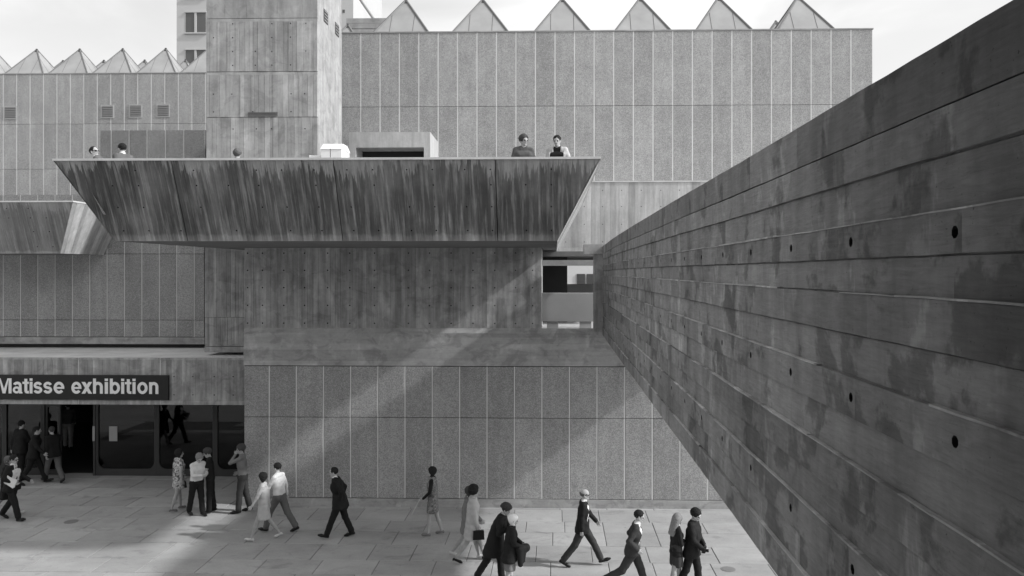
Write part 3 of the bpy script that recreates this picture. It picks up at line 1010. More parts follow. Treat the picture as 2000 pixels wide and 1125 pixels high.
def glyph(ch, w, xh, cap, s):
    """bold grotesque letter in a box w wide; returns strokes, each a list of quads"""
    h = s * 0.86
    oc = (w / 2, xh / 2)
    if ch == 'M':
        d = [[Vector((0, 0)), Vector((s, 0)), Vector((s, cap)), Vector((0, cap))], [Vector((w - s, 0)), Vector((w, 0)), Vector((w, cap)), Vector((w - s, cap))]]
        return [d[:1], d[1:], [[Vector((s * 0.9, cap)), Vector((w / 2 - s * 0.5, 0)), Vector((w / 2 + s * 0.5, 0)), Vector((s * 1.35, cap))]],
                [[Vector((w - s * 0.9, cap)), Vector((w - s * 1.35, cap)), Vector((w / 2 - s * 0.5, 0)), Vector((w / 2 + s * 0.5, 0))]]]
    if ch == 'i':
        return [rect(0, w, 0, xh), rect(0, w, cap - s * 0.82, cap)]
    if ch == 't':
        c = w * 0.52
        return [rect(c - s / 2, c + s / 2, s * 0.7, cap * 0.97), rect(0, w, xh - h * 0.85, xh), [*ribbon(arc(c + s * 0.55, s * 0.75, s * 0.55, s * 0.75 - h / 2, 180, 270, 6) + [(w, h / 2)], h)]]
    if ch == 'o':
        return [ribbon(arc(oc[0], oc[1], w / 2 - s / 2, xh / 2 - h / 2, 0, 360 - 360 / 32, 31), s * 0.96, True)]
    if ch == 'e':
        return [ribbon(arc(oc[0], oc[1], w / 2 - s / 2, xh / 2 - h / 2, 0, 322, 30), s * 0.96), rect(s * 0.6, w - s * 0.02, xh / 2 - h * 0.42, xh / 2 + h * 0.30)]
    if ch == 's':
        rx = w / 2 - s / 2
        ry = (xh / 2 - h / 2) / 2
        top = arc(oc[0], xh / 2 + ry, rx * 0.94, ry, 12, 250, 16)
        bot = arc(oc[0], xh / 2 - ry, rx, ry, 70, -168, 16)
        return [ribbon(top[:-1] + bot[1:], h * 1.04)]
    if ch == 'x':
        k = s * 1.22
        return [[[Vector((0, 0)), Vector((k, 0)), Vector((w, xh)), Vector((w - k, xh))]], [[Vector((w - k, 0)), Vector((w, 0)), Vector((k, xh)), Vector((0, xh))]]]
    if ch in 'hn':
        top = cap if ch == 'h' else xh
        r = (w - s) / 2
        return [rect(0, s, 0, top), ribbon(arc(w / 2, xh - r * 0.98 - h / 2, r, r * 0.98, 178, 0, 14) + [(w - s / 2, 0)], s * 0.98)]
    if ch == 'b':
        return [rect(0, s, 0, cap), ribbon(arc(oc[0], oc[1], w / 2 - s / 2, xh / 2 - h / 2, 0, 360 - 360 / 32, 31), s * 0.96, True)]
    if ch == 'a':
        r = w / 2 - s / 2
        st = w - s * 1.18
        return [ribbon(arc(w * 0.47, xh - h / 2 - r * 0.62, r * 0.84, r * 0.62, 168, 0, 12) + [(st + s / 2, 0)], s * 0.92),
                ribbon(arc(w * 0.40, xh * 0.30, w * 0.40 - s * 0.42, xh * 0.30 - h * 0.42, 0, 360 - 360 / 24, 23), h * 0.86, True), rect(st + s * 0.4, w, 0, h * 0.55)]
    return []


UP = 2.812                                          # letters measured on an enlarged view of the board
for ch, a, b in (('M', -9, 73), ('a', 79, 133), ('t', 133, 168), ('i', 172, 188), ('s', 192, 242), ('s', 246, 296), ('e', 303, 362), ('e', 400, 456), ('x', 456, 514), ('h', 519, 573),
                 ('i', 583, 601), ('b', 611, 667), ('i', 673, 690), ('t', 694, 729), ('i', 735, 752), ('o', 761, 818), ('n', 826, 877)):
    xa, xb_ = X_(a / UP, YF), X_(b / UP, YF)
    z0 = Z_(660 + 304 / UP, YF, 160)
    cap = Z_(660 + 221 / UP, YF, 160) - z0
    s = 16.3 / UP / 65.7 * 1.02
    mb = MB()
    for k, st in enumerate(glyph(ch, xb_ - xa, cap * 0.775, cap, s)):
        y0 = YF - 0.0765 - 0.0016 * (k + 1)
        for q in st:
            f = [(xa + c.x, y0, z0 + c.y) for c in q]
            bk = [(xa + c.x, YF - 0.0752, z0 + c.y) for c in q]
            mb.add(f + bk, [(0, 1, 2, 3), (0, 4, 5, 1), (1, 5, 6, 2), (2, 6, 7, 3), (3, 7, 4, 0)])
    mb.build('letter', 'letter', sgn)

# glazing: deep frames with rounded corners, dark tinted glass and a dark foyer
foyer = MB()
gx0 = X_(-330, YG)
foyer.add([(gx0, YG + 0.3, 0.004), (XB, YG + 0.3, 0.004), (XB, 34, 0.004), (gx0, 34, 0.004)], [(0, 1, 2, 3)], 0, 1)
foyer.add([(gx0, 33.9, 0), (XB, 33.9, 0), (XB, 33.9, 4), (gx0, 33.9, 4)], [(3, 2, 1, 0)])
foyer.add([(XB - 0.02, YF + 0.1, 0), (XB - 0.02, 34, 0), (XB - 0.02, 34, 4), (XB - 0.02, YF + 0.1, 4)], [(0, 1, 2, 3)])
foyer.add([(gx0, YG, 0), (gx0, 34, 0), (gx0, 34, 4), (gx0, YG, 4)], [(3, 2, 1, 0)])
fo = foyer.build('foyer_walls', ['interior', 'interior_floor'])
tag(fo, kind='structure')


def framed(root, x0, x1, z0, z1, y, bw, bb, r, glass=True, d=0.09):
    ix0, ix1, iz0, iz1 = x0 + bw, x1 - bw, z0 + bb, z1 - bw
    inner, outer = [], []
    n = 6
    for (cx, cz, a0, ox, oz) in ((ix1 - r, iz1 - r, 0, x1, z1), (ix0 + r, iz1 - r, 90, x0, z1), (ix0 + r, iz0 + r, 180, x0, z0), (ix1 - r, iz0 + r, 270, x1, z0)):
        for i in range(n + 1):
            a = R(a0 + 90 * i / n)
            inner.append((cx + r * math.cos(a), cz + r * math.sin(a)))
            outer.append((ox, oz))
    m_ = len(inner)
    mb = MB()
    vs = [(p[0], y, p[1]) for p in inner] + [(p[0], y, p[1]) for p in outer] + [(p[0], y + d, p[1]) for p in inner] + [(p[0], y + d, p[1]) for p in outer]
    fs = []
    for i in range(m_):
        j = (i + 1) % m_
        if outer[i] == outer[j]:
            fs.append((i, j, m_ + i))
            fs.append((2 * m_ + j, 2 * m_ + i, 3 * m_ + i))
        else:
            fs.append((i, j, m_ + j, m_ + i))
            fs.append((2 * m_ + j, 2 * m_ + i, 3 * m_ + i, 3 * m_ + j))
            fs.append((m_ + i, m_ + j, 3 * m_ + j, 3 * m_ + i))
        fs.append((j, i, 2 * m_ + i, 2 * m_ + j))
    mb.add(vs, fs)
    f = mb.build('window_frame', 'frame', root)
    if glass:
        MB().box(ix0 - 0.01, ix1 + 0.01, y + 0.045, y + 0.051, iz0 - 0.01, iz1 + 0.01).build('pane', 'glass', f)
    return f


gl = thing('entrance_glazing', (-15, YG, 0), 'dark glazed entrance front with round-cornered frames under the canopy', 'shopfront')
zg1 = zf0 + 0.02
gx = [X_(p, YG) for p in (-220, -105, 8, 83)]
for i in range(3):
    framed(gl, gx[i], gx[i + 1] - 0.004, 0.0, zg1, YG, 0.07, 0.22, 0.22)
gx2 = [X_(p, YG) for p in (187, 306, 420, 536)]
for i in range(3):
    framed(gl, gx2[i], gx2[i + 1] - 0.004, 0.0, zg1, YG, 0.075, 0.22, 0.24)
dx0, dx1 = gx[3] + 0.002, gx2[0] - 0.006
MB().box(dx0, dx1, YG - 0.02, YG + 0.1, 2.28, zg1 - 0.003).build('door_head', 'frame', gl)
MB().box(dx0, dx0 + 0.07, YG - 0.02, YG + 0.1, 0, 2.278).build('door_jamb', 'frame', gl)
MB().box(dx1 - 0.07, dx1, YG - 0.02, YG + 0.1, 0, 2.278).build('door_jamb', 'frame', gl)
dl = framed(gl, dx0 + 0.08, X_(117, YG), 0.02, 2.26, YG + 0.02, 0.06, 0.16, 0.08)
dl.name = 'door_leaf'
for a, b, c, d, lab in ((212, 228, 833, 862, 'white notice taped inside the glass right of the entrance door'), (181.5, 186, 832, 861, 'narrow white notice on the entrance door jamb')):
    nt = MB().box(X_(a, YG), X_(b, YG), YG + (0.03 if a > 200 else -0.028), YG + (0.034 if a > 200 else -0.024), Z_(d, YG, a), Z_(c, YG, a)).build('notice', 'notice')
    tag(nt, lab, 'notice')

# ------------------------------------------------------------------ footbridge with its board-marked parapet
br = thing('footbridge', (2.8, 0, 0), 'big dark board-marked footbridge wall running in from the right', 'bridge')
zc_ = [EYE + q for q in (-1.69, -1.50, -1.33, -1.15, -0.975, -0.80, -0.615, -0.44, -0.264, -0.09, 0.05, 0.194, 0.37, 0.525, 0.735)]
offs = [(0.016 if (i % 2 == 0 or i == 13) else 0.0) + random.uniform(-0.003, 0.003) for i in range(14)]
YE = 21.6
hl = []
for rz in (0.122, -0.527, -1.24):
    for k in range(-3, 23):
        yy = 2.487 + 0.857 * k
        i = [j for j in range(14) if zc_[j] <= EYE + rz < zc_[j + 1]][0]
        hl.append(((zc_[i] + zc_[i + 1]) / 2, yy + random.uniform(-0.012, 0.012)))
vc = []
for i in range(14):
    y, c = -4 + random.uniform(0, 1.5), []
    while y < YE:
        c.append(y)
        y += random.uniform(0.7, 2.6)
    vc.append(c)
mb = MB()
board_sheet(mb, (1.25, 0, 0), (0, 0, 1), (0, 1, 0), (-1, 0, 0), zc_, -5.0, YE, 0.0, 0.065, hl, 0.0215, 0.05, 0.0035, offs, 0.07, vc)


def bend(vs):
    o = []
    for (x, y, z) in vs:
        t = max(0.0, min(1.0, (y - 11.0) / 10.6))
        o.append((x + 0.05 * t * t + 0.0015 * math.sin(y * 1.3 + z), y, z - 0.045 * t * t + 0.001 * math.sin(y * 0.9) + 0.0008 * math.sin(y * 5.1 + z * 9) + 0.0010 * math.sin(y * 13.7 + z * 21) + 0.0010 * math.sin(y * 29.3 + z * 40)))
    return o


# cut the long boards so that they can follow the slight curve
def resub(mb, step=1.2):
    nb = MB()
    for f, t in zip(mb.f, mb.t):
        ps = [Vector(mb.v[i]) for i in f]
        if len(ps) == 4:
            l0 = (ps[1] - ps[0]).length
            l1 = (ps[2] - ps[1]).length
            if max(l0, l1) > step * 1.5:
                n = int(max(l0, l1) / step) + 1
                for k in range(n):
                    a, b = k / n, (k + 1) / n
                    if l0 > l1:
                        q = [ps[0].lerp(ps[1], a), ps[0].lerp(ps[1], b), ps[3].lerp(ps[2], b), ps[3].lerp(ps[2], a)]
                    else:
                        q = [ps[0].lerp(ps[3], a), ps[1].lerp(ps[2], a), ps[1].lerp(ps[2], b), ps[0].lerp(ps[3], b)]
                    nb.add(q, [(0, 1, 2, 3)], t)
                continue
        nb.add(ps, [tuple(range(len(ps)))], t)
    return nb


for q in (0.194, -0.09, -0.44, -0.80, -1.15, -1.50):       # thin fins of fines left between the boards
    y = -5.0
    while y < YE:
        y2 = min(YE, y + random.uniform(0.5, 1.6))
        hh = random.choice((0.0, 0.005, 0.007, 0.008, 0.010))
        if hh:
            mb.box(1.25 - 0.016 - random.uniform(0.002, 0.007), 1.262, y, y2, EYE + q - 0.003, EYE + q - 0.003 + hh, 0.55)
        y = y2
mb = resub(mb, 0.22)
mb.v = bend(mb.v)
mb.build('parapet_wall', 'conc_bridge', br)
mb = MB()
n = 26
for k in range(n):
    y0, y1 = -5 + (YE + 5) * k / n, -5 + (YE + 5) * (k + 1) / n
    mb.hexa([(1.285, y0, EYE - 1.69), (1.52, y0, EYE - 1.69), (1.52, y1, EYE - 1.69), (1.285, y1, EYE - 1.69),
             (1.285, y0, EYE + 0.742), (1.52, y0, EYE + 0.742), (1.52, y1, EYE + 0.742), (1.285, y1, EYE + 0.742)])
mb.v = bend(mb.v)
mb.build('parapet_core', 'conc_plain', br)
MB().box(1.521, 4.25, -5, YE + 0.2, EYE - 1.69, EYE - 1.35).build('deck', 'conc_plain', br)
MB().box(4.251, 4.5, -5, YE + 0.2, EYE - 1.69, EYE + 0.72).build('far_parapet', 'conc_plain', br)

# ------------------------------------------------------------------ things on the skyline
YO = 72.0
off = thing('office_block', (X_(520, YO), YO, 0), 'pale distant office block with dark windows behind the tower', 'building')
ox0, ox1 = X_(345, YO), X_(690, YO)
MB().box(ox0, ox1, YO, YO + 12, 0, EYE + 36).build('wall', 'office', off)
for j in range(4):
    zc0 = Z_(64 - j * 70, YO, 380) if j else Z_(64, YO, 380)
for (y0, y1) in ((25, 64), (98, 137), (-45, -6)):
    for (a, b) in ((363, 402), (425, 465), (630, 648)):
        z0, z1 = Z_(y1, YO, 380), Z_(y0, YO, 380)
        if a == 630:
            continue
        w = MB().box(X_(a, YO), X_(b, YO), YO - 0.03, YO + 0.02, z0, z1).build('window', 'winglass', off)
        xm = (X_(a, YO) + X_(b, YO)) / 2
        f = MB()
        f.box(xm - 0.10, xm + 0.10, YO - 0.09, YO - 0.031, z0, z1)
        f.box(X_(a, YO) - 0.06, X_(b, YO) + 0.06, YO - 0.12, YO - 0.001, z1, z1 + 0.1)
        f.box(X_(a, YO) - 0.12, X_(b, YO) + 0.12, YO - 0.16, YO - 0.001, z0 - 0.12, z0)
        f.build('mullion', 'office', w)
v = MB().box(X_(669, YO), X_(673.5, YO), YO - 0.03, YO + 0.02, Z_(25, YO, 670), Z_(19, YO, 670)).build('small_vent', 'winglass', off)
YP = 50.0
pl = MB()
for k in range(4):
    za_, zb_ = Z_(76 - k * 10.2, YP, 715), Z_(66 - k * 10.2, YP, 715)
    pl.box(X_(676, YP), X_(757, YP), YP + 0.02 * (k % 2), YP + 4, za_ + 0.01, zb_, 0.06 * (k % 2))
tag(pl.build('roof_plant', 'conc_plain'), 'grey boarded plant box on the roof behind the first big rooflight', 'plant box')
YX = 55.0
mast = MB()
mast.tube(at(702, -4, YX), at(731, 38, YX), 0.09, 8)
mast.tube(at(700, -4, YX + 0.3), at(729, 38, YX + 0.3), 0.05, 8)
tag(mast.build('crane_jib', 'metal'), 'thin slanting pole on the skyline right of the tower', 'pole')

# unseen terrace roof, walls and deck added to darken the near bridge wall
tr = thing('terrace_blocker', (-2, -1, EYE - 1.6), 'unseen concrete terrace added around the camera to shade the bridge wall', 'terrace')
MB().box(-4.2, 1.15, -2.98, 1.3, EYE - 2.2, EYE - 1.6).build('deck', 'conc_plain', tr)
MB().box(-4.2, 1.15, 1.05, 1.3, EYE - 1.599, EYE - 0.57).build('parapet', 'conc_plain', tr)
MB().box(-4.2, 1.10, -2.98, 3.5, EYE + 1.36, EYE + 1.8).build('roof', 'conc_plain', tr)
MB().box(-4.2, -3.9, -2.98, 3.5, EYE - 1.6, EYE + 1.359).build('side_blocker', 'conc_plain', tr)
blocker = thing('sky_blocker', (-14, -12, 0), 'concrete hall added unseen behind the camera to block sky light', 'building')
MB().box(-34, 1.1, -30, -3.0, 0, EYE + 9).build('wall', 'conc_plain', blocker)  # added mass behind the camera, cuts sky light on the bridge wall

# ================================================================== PEOPLE
def grid_axes(lo, hi, h):
    return [np.arange(lo[i] - 2 * h, hi[i] + 3 * h, h, dtype=np.float32) for i in range(3)]


def surface_nets(F, ax):
    """smooth quads around the zero level of a sampled distance field"""
    ins = F < 0
    nx, ny, nz = F.shape
    acc = np.zeros((nx - 1, ny - 1, nz - 1, 3), np.float32)
    cnt = np.zeros((nx - 1, ny - 1, nz - 1), np.float32)
    cor = [(i, j, k) for i in (0, 1) for j in (0, 1) for k in (0, 1)]

    def sl(c):
        return F[c[0]:nx - 1 + c[0], c[1]:ny - 1 + c[1], c[2]:nz - 1 + c[2]]
    for a in range(8):
        for b in range(a + 1, 8):
            ca, cb = cor[a], cor[b]
            if sum(abs(ca[i] - cb[i]) for i in range(3)) != 1:
                continue
            fa, fb = sl(ca), sl(cb)
            m = (fa < 0) != (fb < 0)
            idx = np.nonzero(m)
            va, vb = fa[idx], fb[idx]
            t = va / (va - vb)
            for i in range(3):
                acc[idx + (i,)] += ca[i] + t * (cb[i] - ca[i])
            cnt[idx] += 1
    act = cnt > 0
    ids = -np.ones(act.shape, np.int64)
    w = np.nonzero(act)
    ids[w] = np.arange(len(w[0]))
    P = acc[w] / cnt[w][:, None]
    V = np.stack([ax[i][w[i]] + P[:, i] * (ax[i][1] - ax[i][0]) for i in range(3)], 1)
    quads = []
    for d in range(3):
        A = ins[tuple(slice(0, -1) if i == d else slice(None) for i in range(3))]
        B = ins[tuple(slice(1, None) if i == d else slice(None) for i in range(3))]
        ch = A != B
        u, v = [i for i in range(3) if i != d]
        s = [slice(None)] * 3
        s[u] = slice(1, -1)
        s[v] = slice(1, -1)
        q = np.nonzero(ch[tuple(s)])
        q = [q[0].copy(), q[1].copy(), q[2].copy()]
        q[u] += 1
        q[v] += 1

        def cell(du, dv):
            c = [q[0], q[1], q[2]]
            c[u] = q[u] - du
            c[v] = q[v] - dv
            return ids[c[0], c[1], c[2]]
        Q = np.stack([cell(1, 1), cell(0, 1), cell(0, 0), cell(1, 0)], 1)
        fl = A[q[0], q[1], q[2]]
        if d == 1:
            fl = ~fl
        Q[~fl] = Q[~fl][:, ::-1]
        quads.append(Q)
    return V, np.concatenate(quads)


def rc(P, a, b, ra, rb):
    a, b = [float(q) for q in a], [float(q) for q in b]
    ba = [b[i] - a[i] for i in range(3)]
    L2 = sum(q * q for q in ba) + 1e-9
    pa = [P[i] - a[i] for i in range(3)]
    t = np.clip((pa[0] * ba[0] + pa[1] * ba[1] + pa[2] * ba[2]) / L2, 0, 1)
    return np.sqrt((pa[0] - t * ba[0]) ** 2 + (pa[1] - t * ba[1]) ** 2 + (pa[2] - t * ba[2]) ** 2) - (ra + (rb - ra) * t)


def ell(P, c, r):
    q = np.sqrt(sum(((P[i] - c[i]) / r[i]) ** 2 for i in range(3)))
    return (q - 1) * min(r)


def smin(a, b, k):
    h = np.clip(0.5 + 0.5 * (b - a) / k, 0, 1)
    return b + (a - b) * h - k * h * (1 - h)


def ev(pr, P):
    return ell(P, pr[1], pr[2]) if pr[0] == 'e' else rc(P, pr[1], pr[2], pr[3], pr[4])


def field(prims, P, k):
    F = None
    for pr in prims:
        d = ev(pr, P)
        F = d if F is None else smin(F, d, k)
    return F


def bounds(prims):
    lo, hi = [9e9] * 3, [-9e9] * 3
    for pr in prims:
        pts = [(pr[1], pr[2])] if pr[0] == 'e' else [(pr[1], [pr[3]] * 3), (pr[2], [pr[4]] * 3)]
        for c, r in pts:
            for i in range(3):
                lo[i] = min(lo[i], c[i] - r[i])
                hi[i] = max(hi[i], c[i] + r[i])
    return lo, hi


def sculpt(prims, h, k, cut=None):
    ax = grid_axes(*bounds(prims), h)
    P = (ax[0][:, None, None], ax[1][None, :, None], ax[2][None, None, :])
    F = field(prims, P, k) + np.zeros((len(ax[0]), len(ax[1]), len(ax[2])), np.float32)
    if cut is not None:
        F = cut(F, P)
    F[0], F[-1], F[:, 0], F[:, -1], F[:, :, 0], F[:, :, -1] = 1, 1, 1, 1, 1, 1
    return surface_nets(F, ax)


def tags_of(prims, V, Q):
    c = V[Q].mean(1)
    P = (c[:, 0], c[:, 1], c[:, 2])
    D = np.stack([ev(pr, P) for pr in prims], 1)
    return np.argmin(D, 1)


def to_mesh(name, parts, mats):
    """parts: (V, Q, material name per face)"""
    Vs, Qs, Ms, o = [], [], [], 0
    for V, Q, M in parts:
        Vs.append(V)
        Qs.append(Q + o)
        Ms += list(M)
        o += len(V)
    V, Q = np.concatenate(Vs), np.concatenate(Qs)
    me = bpy.data.meshes.new(name)
    me.vertices.add(len(V))
    me.vertices.foreach_set('co', V.astype(np.float32).ravel())
    me.loops.add(Q.size)
    me.loops.foreach_set('vertex_index', Q.ravel().astype(np.int32))
    me.polygons.add(len(Q))
    me.polygons.foreach_set('loop_start', np.arange(0, Q.size, 4, dtype=np.int32))
    me.polygons.foreach_set('loop_total', np.full(len(Q), 4, np.int32))
    me.polygons.foreach_set('use_smooth', np.ones(len(Q), bool))
    names = list(dict.fromkeys(Ms))
    lut = {n: i for i, n in enumerate(names)}
    me.polygons.foreach_set('material_index', np.array([lut[m] for m in Ms], np.int32))
    me.update(calc_edges=True)
    for n in names:
        me.materials.append(MAT[n])
    return me


def v3(*a):
    return np.array(a, float)


def rot(axis, deg):
    return np.array(Matrix.Rotation(R(deg), 3, axis))


def seg_ik(a, t, l1, l2, pole):
    """two-bone reach from a to t with the joint pushed towards pole"""
    d = t - a
    L = min(np.linalg.norm(d), (l1 + l2) * 0.995)
    d = d / np.linalg.norm(d)
    x = (l1 * l1 - l2 * l2 + L * L) / (2 * L)
    hgt = math.sqrt(max(0, l1 * l1 - x * x))
    p = pole - d * pole.dot(d)
    p = p / (np.linalg.norm(p) + 1e-9)
    return a + d * x + p * hgt, a + d * L


def person(px, py, label, group, H=1.75, face=0, legs=((24, 4, 0), (-20, 22, 28)), arms=None, lean=4, head=(0, 0), top='dark', bottom='dark', sleeve=None, shoe='leather',
           skin='skin', hair=('short', 'hair_dark'), jacket=None, dress=None, bare=False, glasses=False, tie=None, build=1.08, at_pos=None, extra=None, stoop=0, wide=1.0, collar=None, step=0.0):
    """face: heading in degrees (0 = to the right of the picture, 180 = left, 90 = away). Built in metres for 1.75 m, then scaled.
    legs: (hip swing, knee bend, toe down) for left and right; arms: ('a', swing, spread, elbow) or ('t', wrist xyz, elbow pole)."""
    sleeve = sleeve or top
    hipz = 0.93
    prims, tg = [], []

    def add(a, b, ra, rb, t):
        prims.append(('c', a, b, ra, rb))
        tg.append(t)
    # torso frame: x forward, y left, z up
    T = rot('Y', lean)
    T2 = rot('Y', lean + stoop)
    pel = v3(0, 0, hipz)
    wai = pel + T @ v3(0.0, 0, 0.17)
    che = wai + T2 @ v3(0.01, 0, 0.19)
    sho = wai + T2 @ v3(-0.005, 0, 0.335)
    nek = wai + T2 @ v3(-0.005, 0, 0.375)
    B = build
    feet, lows = [], []
    leg_pr, leg_tg = [], []
    for sd, (a, b, f) in zip((1, -1), legs):
        hip = pel + v3(0, sd * 0.088, -0.02)
        k = hip + 0.425 * v3(math.sin(R(a)), sd * 0.02, -math.cos(R(a)))
        an = k + 0.41 * v3(math.sin(R(a - b)), sd * 0.0, -math.cos(R(a - b)))
        fr = rot('Y', f)
        if bare:
            for q in ((hip, k, 0.080, 0.055, 'stocking'), (k, k + (an - k) * 0.35, 0.051, 0.054, 'stocking'), (k + (an - k) * 0.35, an, 0.054, 0.034, 'stocking')):
                leg_pr.append(('c',) + q[:4])
                leg_tg.append(q[4])
        else:
            m_ = k + (an - k) * 0.93
            for q in ((hip, k, 0.097 * B, 0.079, bottom), (k, m_, 0.077, 0.074, bottom), (k + (an - k) * 0.9, an, 0.045, 0.042, 'black')):
                leg_pr.append(('c',) + q[:4])
                leg_tg.append(q[4])
        heel, ball, toe = an + fr @ v3(-0.045, 0, -0.055), an + fr @ v3(0.12, sd * 0.008, -0.065), an + fr @ v3(0.185 if not bare else 0.155, sd * 0.012, -0.072)
        s_ = 0.82 if bare else 1.0
        for q in ((heel, ball, 0.036 * s_, 0.040 * s_, shoe), (ball, toe, 0.040 * s_, 0.028 * s_, shoe)):
            leg_pr.append(('c',) + q[:4])
            leg_tg.append(q[4])
        if bare:                                         # small heel
            hb = an + fr @ v3(-0.055, 0, -0.098)
            leg_pr.append(('c', heel, hb, 0.018, 0.013))
            leg_tg.append(shoe)
            lows.append(hb[2] - 0.013)
        lows += [heel[2] - 0.036, toe[2] - 0.028, ball[2] - 0.04]
    tor = [(pel + v3(0, -0.078 * B, -0.02), pel + v3(0, 0.078 * B, -0.02), 0.108 * B, 0.108 * B, bottom if not dress else top),
           (wai - T @ v3(0, 0.058 * B, 0), wai + T @ v3(0, 0.058 * B, 0), 0.100 * B, 0.100 * B, top),
           (che - T2 @ v3(0, 0.085 * B, 0), che + T2 @ v3(0, 0.085 * B, 0), 0.108 * B, 0.108 * B, top),
           ((wai + che) / 2 - T2 @ v3(0, 0.072 * B, 0), (wai + che) / 2 + T2 @ v3(0, 0.072 * B, 0), 0.106 * B, 0.106 * B, top),
           ((wai + pel) / 2 - T @ v3(0, 0.064 * B, 0), (wai + pel) / 2 + T @ v3(0, 0.064 * B, 0), 0.102 * B, 0.102 * B, top if not dress and not jacket else top),
           (sho - T2 @ v3(0, 0.135, 0.01), sho + T2 @ v3(0, 0.135, -0.01), 0.062, 0.062, top),
           (sho + T2 @ v3(0, -0.05, 0.0), sho + T2 @ v3(0, 0.05, 0.0), 0.075, 0.075, top)]
    for q in tor:
        add(*q)
    add(nek + T2 @ v3(0, 0, -0.03), nek + T2 @ v3(0.02, 0, 0.075), 0.056, 0.053, skin)
    if collar:
        add(nek + T2 @ v3(0.0, 0, -0.01), nek + T2 @ v3(0.012, 0, 0.03), 0.064, 0.062, collar)
    if tie:
        add(nek + T2 @ v3(0.062, 0, -0.02), wai + T2 @ v3(0.105, 0, 0.03), 0.012, 0.026, tie)
    # arms
    arms = arms or (('a', -18, 8, 14), ('a', 20, 8, 22))
    arm_pr, hands = [], []
    for sd, A in zip((1, -1), arms):
        s0 = sho + T2 @ v3(0, sd * 0.175, -0.015)
        if A[0] == 'a':
            _, sw, spd, el = A
            up = v3(math.sin(R(sw)), sd * math.sin(R(spd)), -math.cos(R(sw)))
            up /= np.linalg.norm(up)
            e = s0 + 0.285 * up
            fo = v3(math.sin(R(sw + el)), sd * math.sin(R(spd * 0.4)), -math.cos(R(sw + el)))
            fo /= np.linalg.norm(fo)
            w = e + 0.25 * fo
        else:
            e, w = seg_ik(s0, v3(*A[1]), 0.285, 0.25, v3(*(A[2] if len(A) > 2 else (-0.6, sd * 0.8, -0.4))))
            fo = (w - e) / np.linalg.norm(w - e)
        short = sleeve in ('skin', 'skin_dark') or (isinstance(sleeve, tuple))
        sl = sleeve[0] if isinstance(sleeve, tuple) else sleeve
        add(s0, s0 + (e - s0) * 0.6, 0.056, 0.050, sl)
        low = skin if isinstance(sleeve, tuple) else sl
        add(s0 + (e - s0) * 0.6, e, 0.048, 0.043, low)
        add(e, w, 0.043 if low != skin else 0.040, 0.034 if low != skin else 0.027, low)
        arm_pr += [(s0, e, 0.056, 0.046), (e, w - fo * 0.01, 0.046, 0.037)]
        hands.append((sd, w, fo))
    allp, allt = prims + leg_pr, tg + leg_tg
    wob = random.uniform(0, 6)
    V, Q = sculpt(allp, 0.0165, 0.022, lambda F, P: F + 0.0035 * np.sin(P[2] * 37 + P[0] * 21 + wob) * np.sin(P[1] * 27 + P[2] * 11 - wob))
    ti = tags_of(allp, V, Q)
    parts = [(V, Q, [allt[i] for i in ti])]
    # hands: palm, four bent fingers of different length, thumb on the side
    for sd, w, fo in hands:
        hp = []
        hp.append(('c', v3(-0.012, 0, 0), v3(0.03, 0, 0), 0.027, 0.024))
        for j, (yy, ln) in enumerate(((0.027, 0.068), (0.009, 0.078), (-0.009, 0.073), (-0.026, 0.058))):
            p0 = v3(0.035, yy * 0.75, 0)
            p1 = v3(0.085, yy, -0.004)
            cu = R(28 + 6 * j)
            p2 = p1 + ln * 0.52 * v3(math.cos(cu), 0, -math.sin(cu))
            p3 = p2 + ln * 0.48 * v3(math.cos(cu * 2.1), 0, -math.sin(cu * 2.1))
            hp += [('c', p0, p1, 0.017, 0.0125), ('c', p1, p2, 0.0105, 0.0095), ('c', p2, p3, 0.0095, 0.0075)]
        t0, t1, t2 = v3(0.015, 0.022, -0.006), v3(0.052, 0.052, -0.018), v3(0.085, 0.056, -0.030)
        hp += [('c', t0, t1, 0.015, 0.0115), ('c', t1, t2, 0.0115, 0.009)]
        hv, hq = sculpt(hp, 0.0062, 0.006)
        xx = fo
        inward = v3(0, -sd, 0)                            # palm faces the body
        zz = -(inward - xx * inward.dot(xx))
        zz /= np.linalg.norm(zz) + 1e-9
        yy = np.cross(zz, xx)
        if yy.dot(v3(1, 0, 0.3)) < 0:                     # thumb forward
            hv = hv * np.array([1, -1, 1])
            hq = hq[:, ::-1]
        hv = (w + np.outer(hv[:, 0], xx) + np.outer(hv[:, 1], yy) + np.outer(hv[:, 2], zz))
        parts.append((hv, hq, [skin] * len(hq)))
    # head
    yaw, pit = head
    HR = rot('Z', yaw) @ rot('Y', pit + lean * 0.4 + stoop * 0.5)
    hb = nek + T2 @ v3(0.018, 0, 0.055)
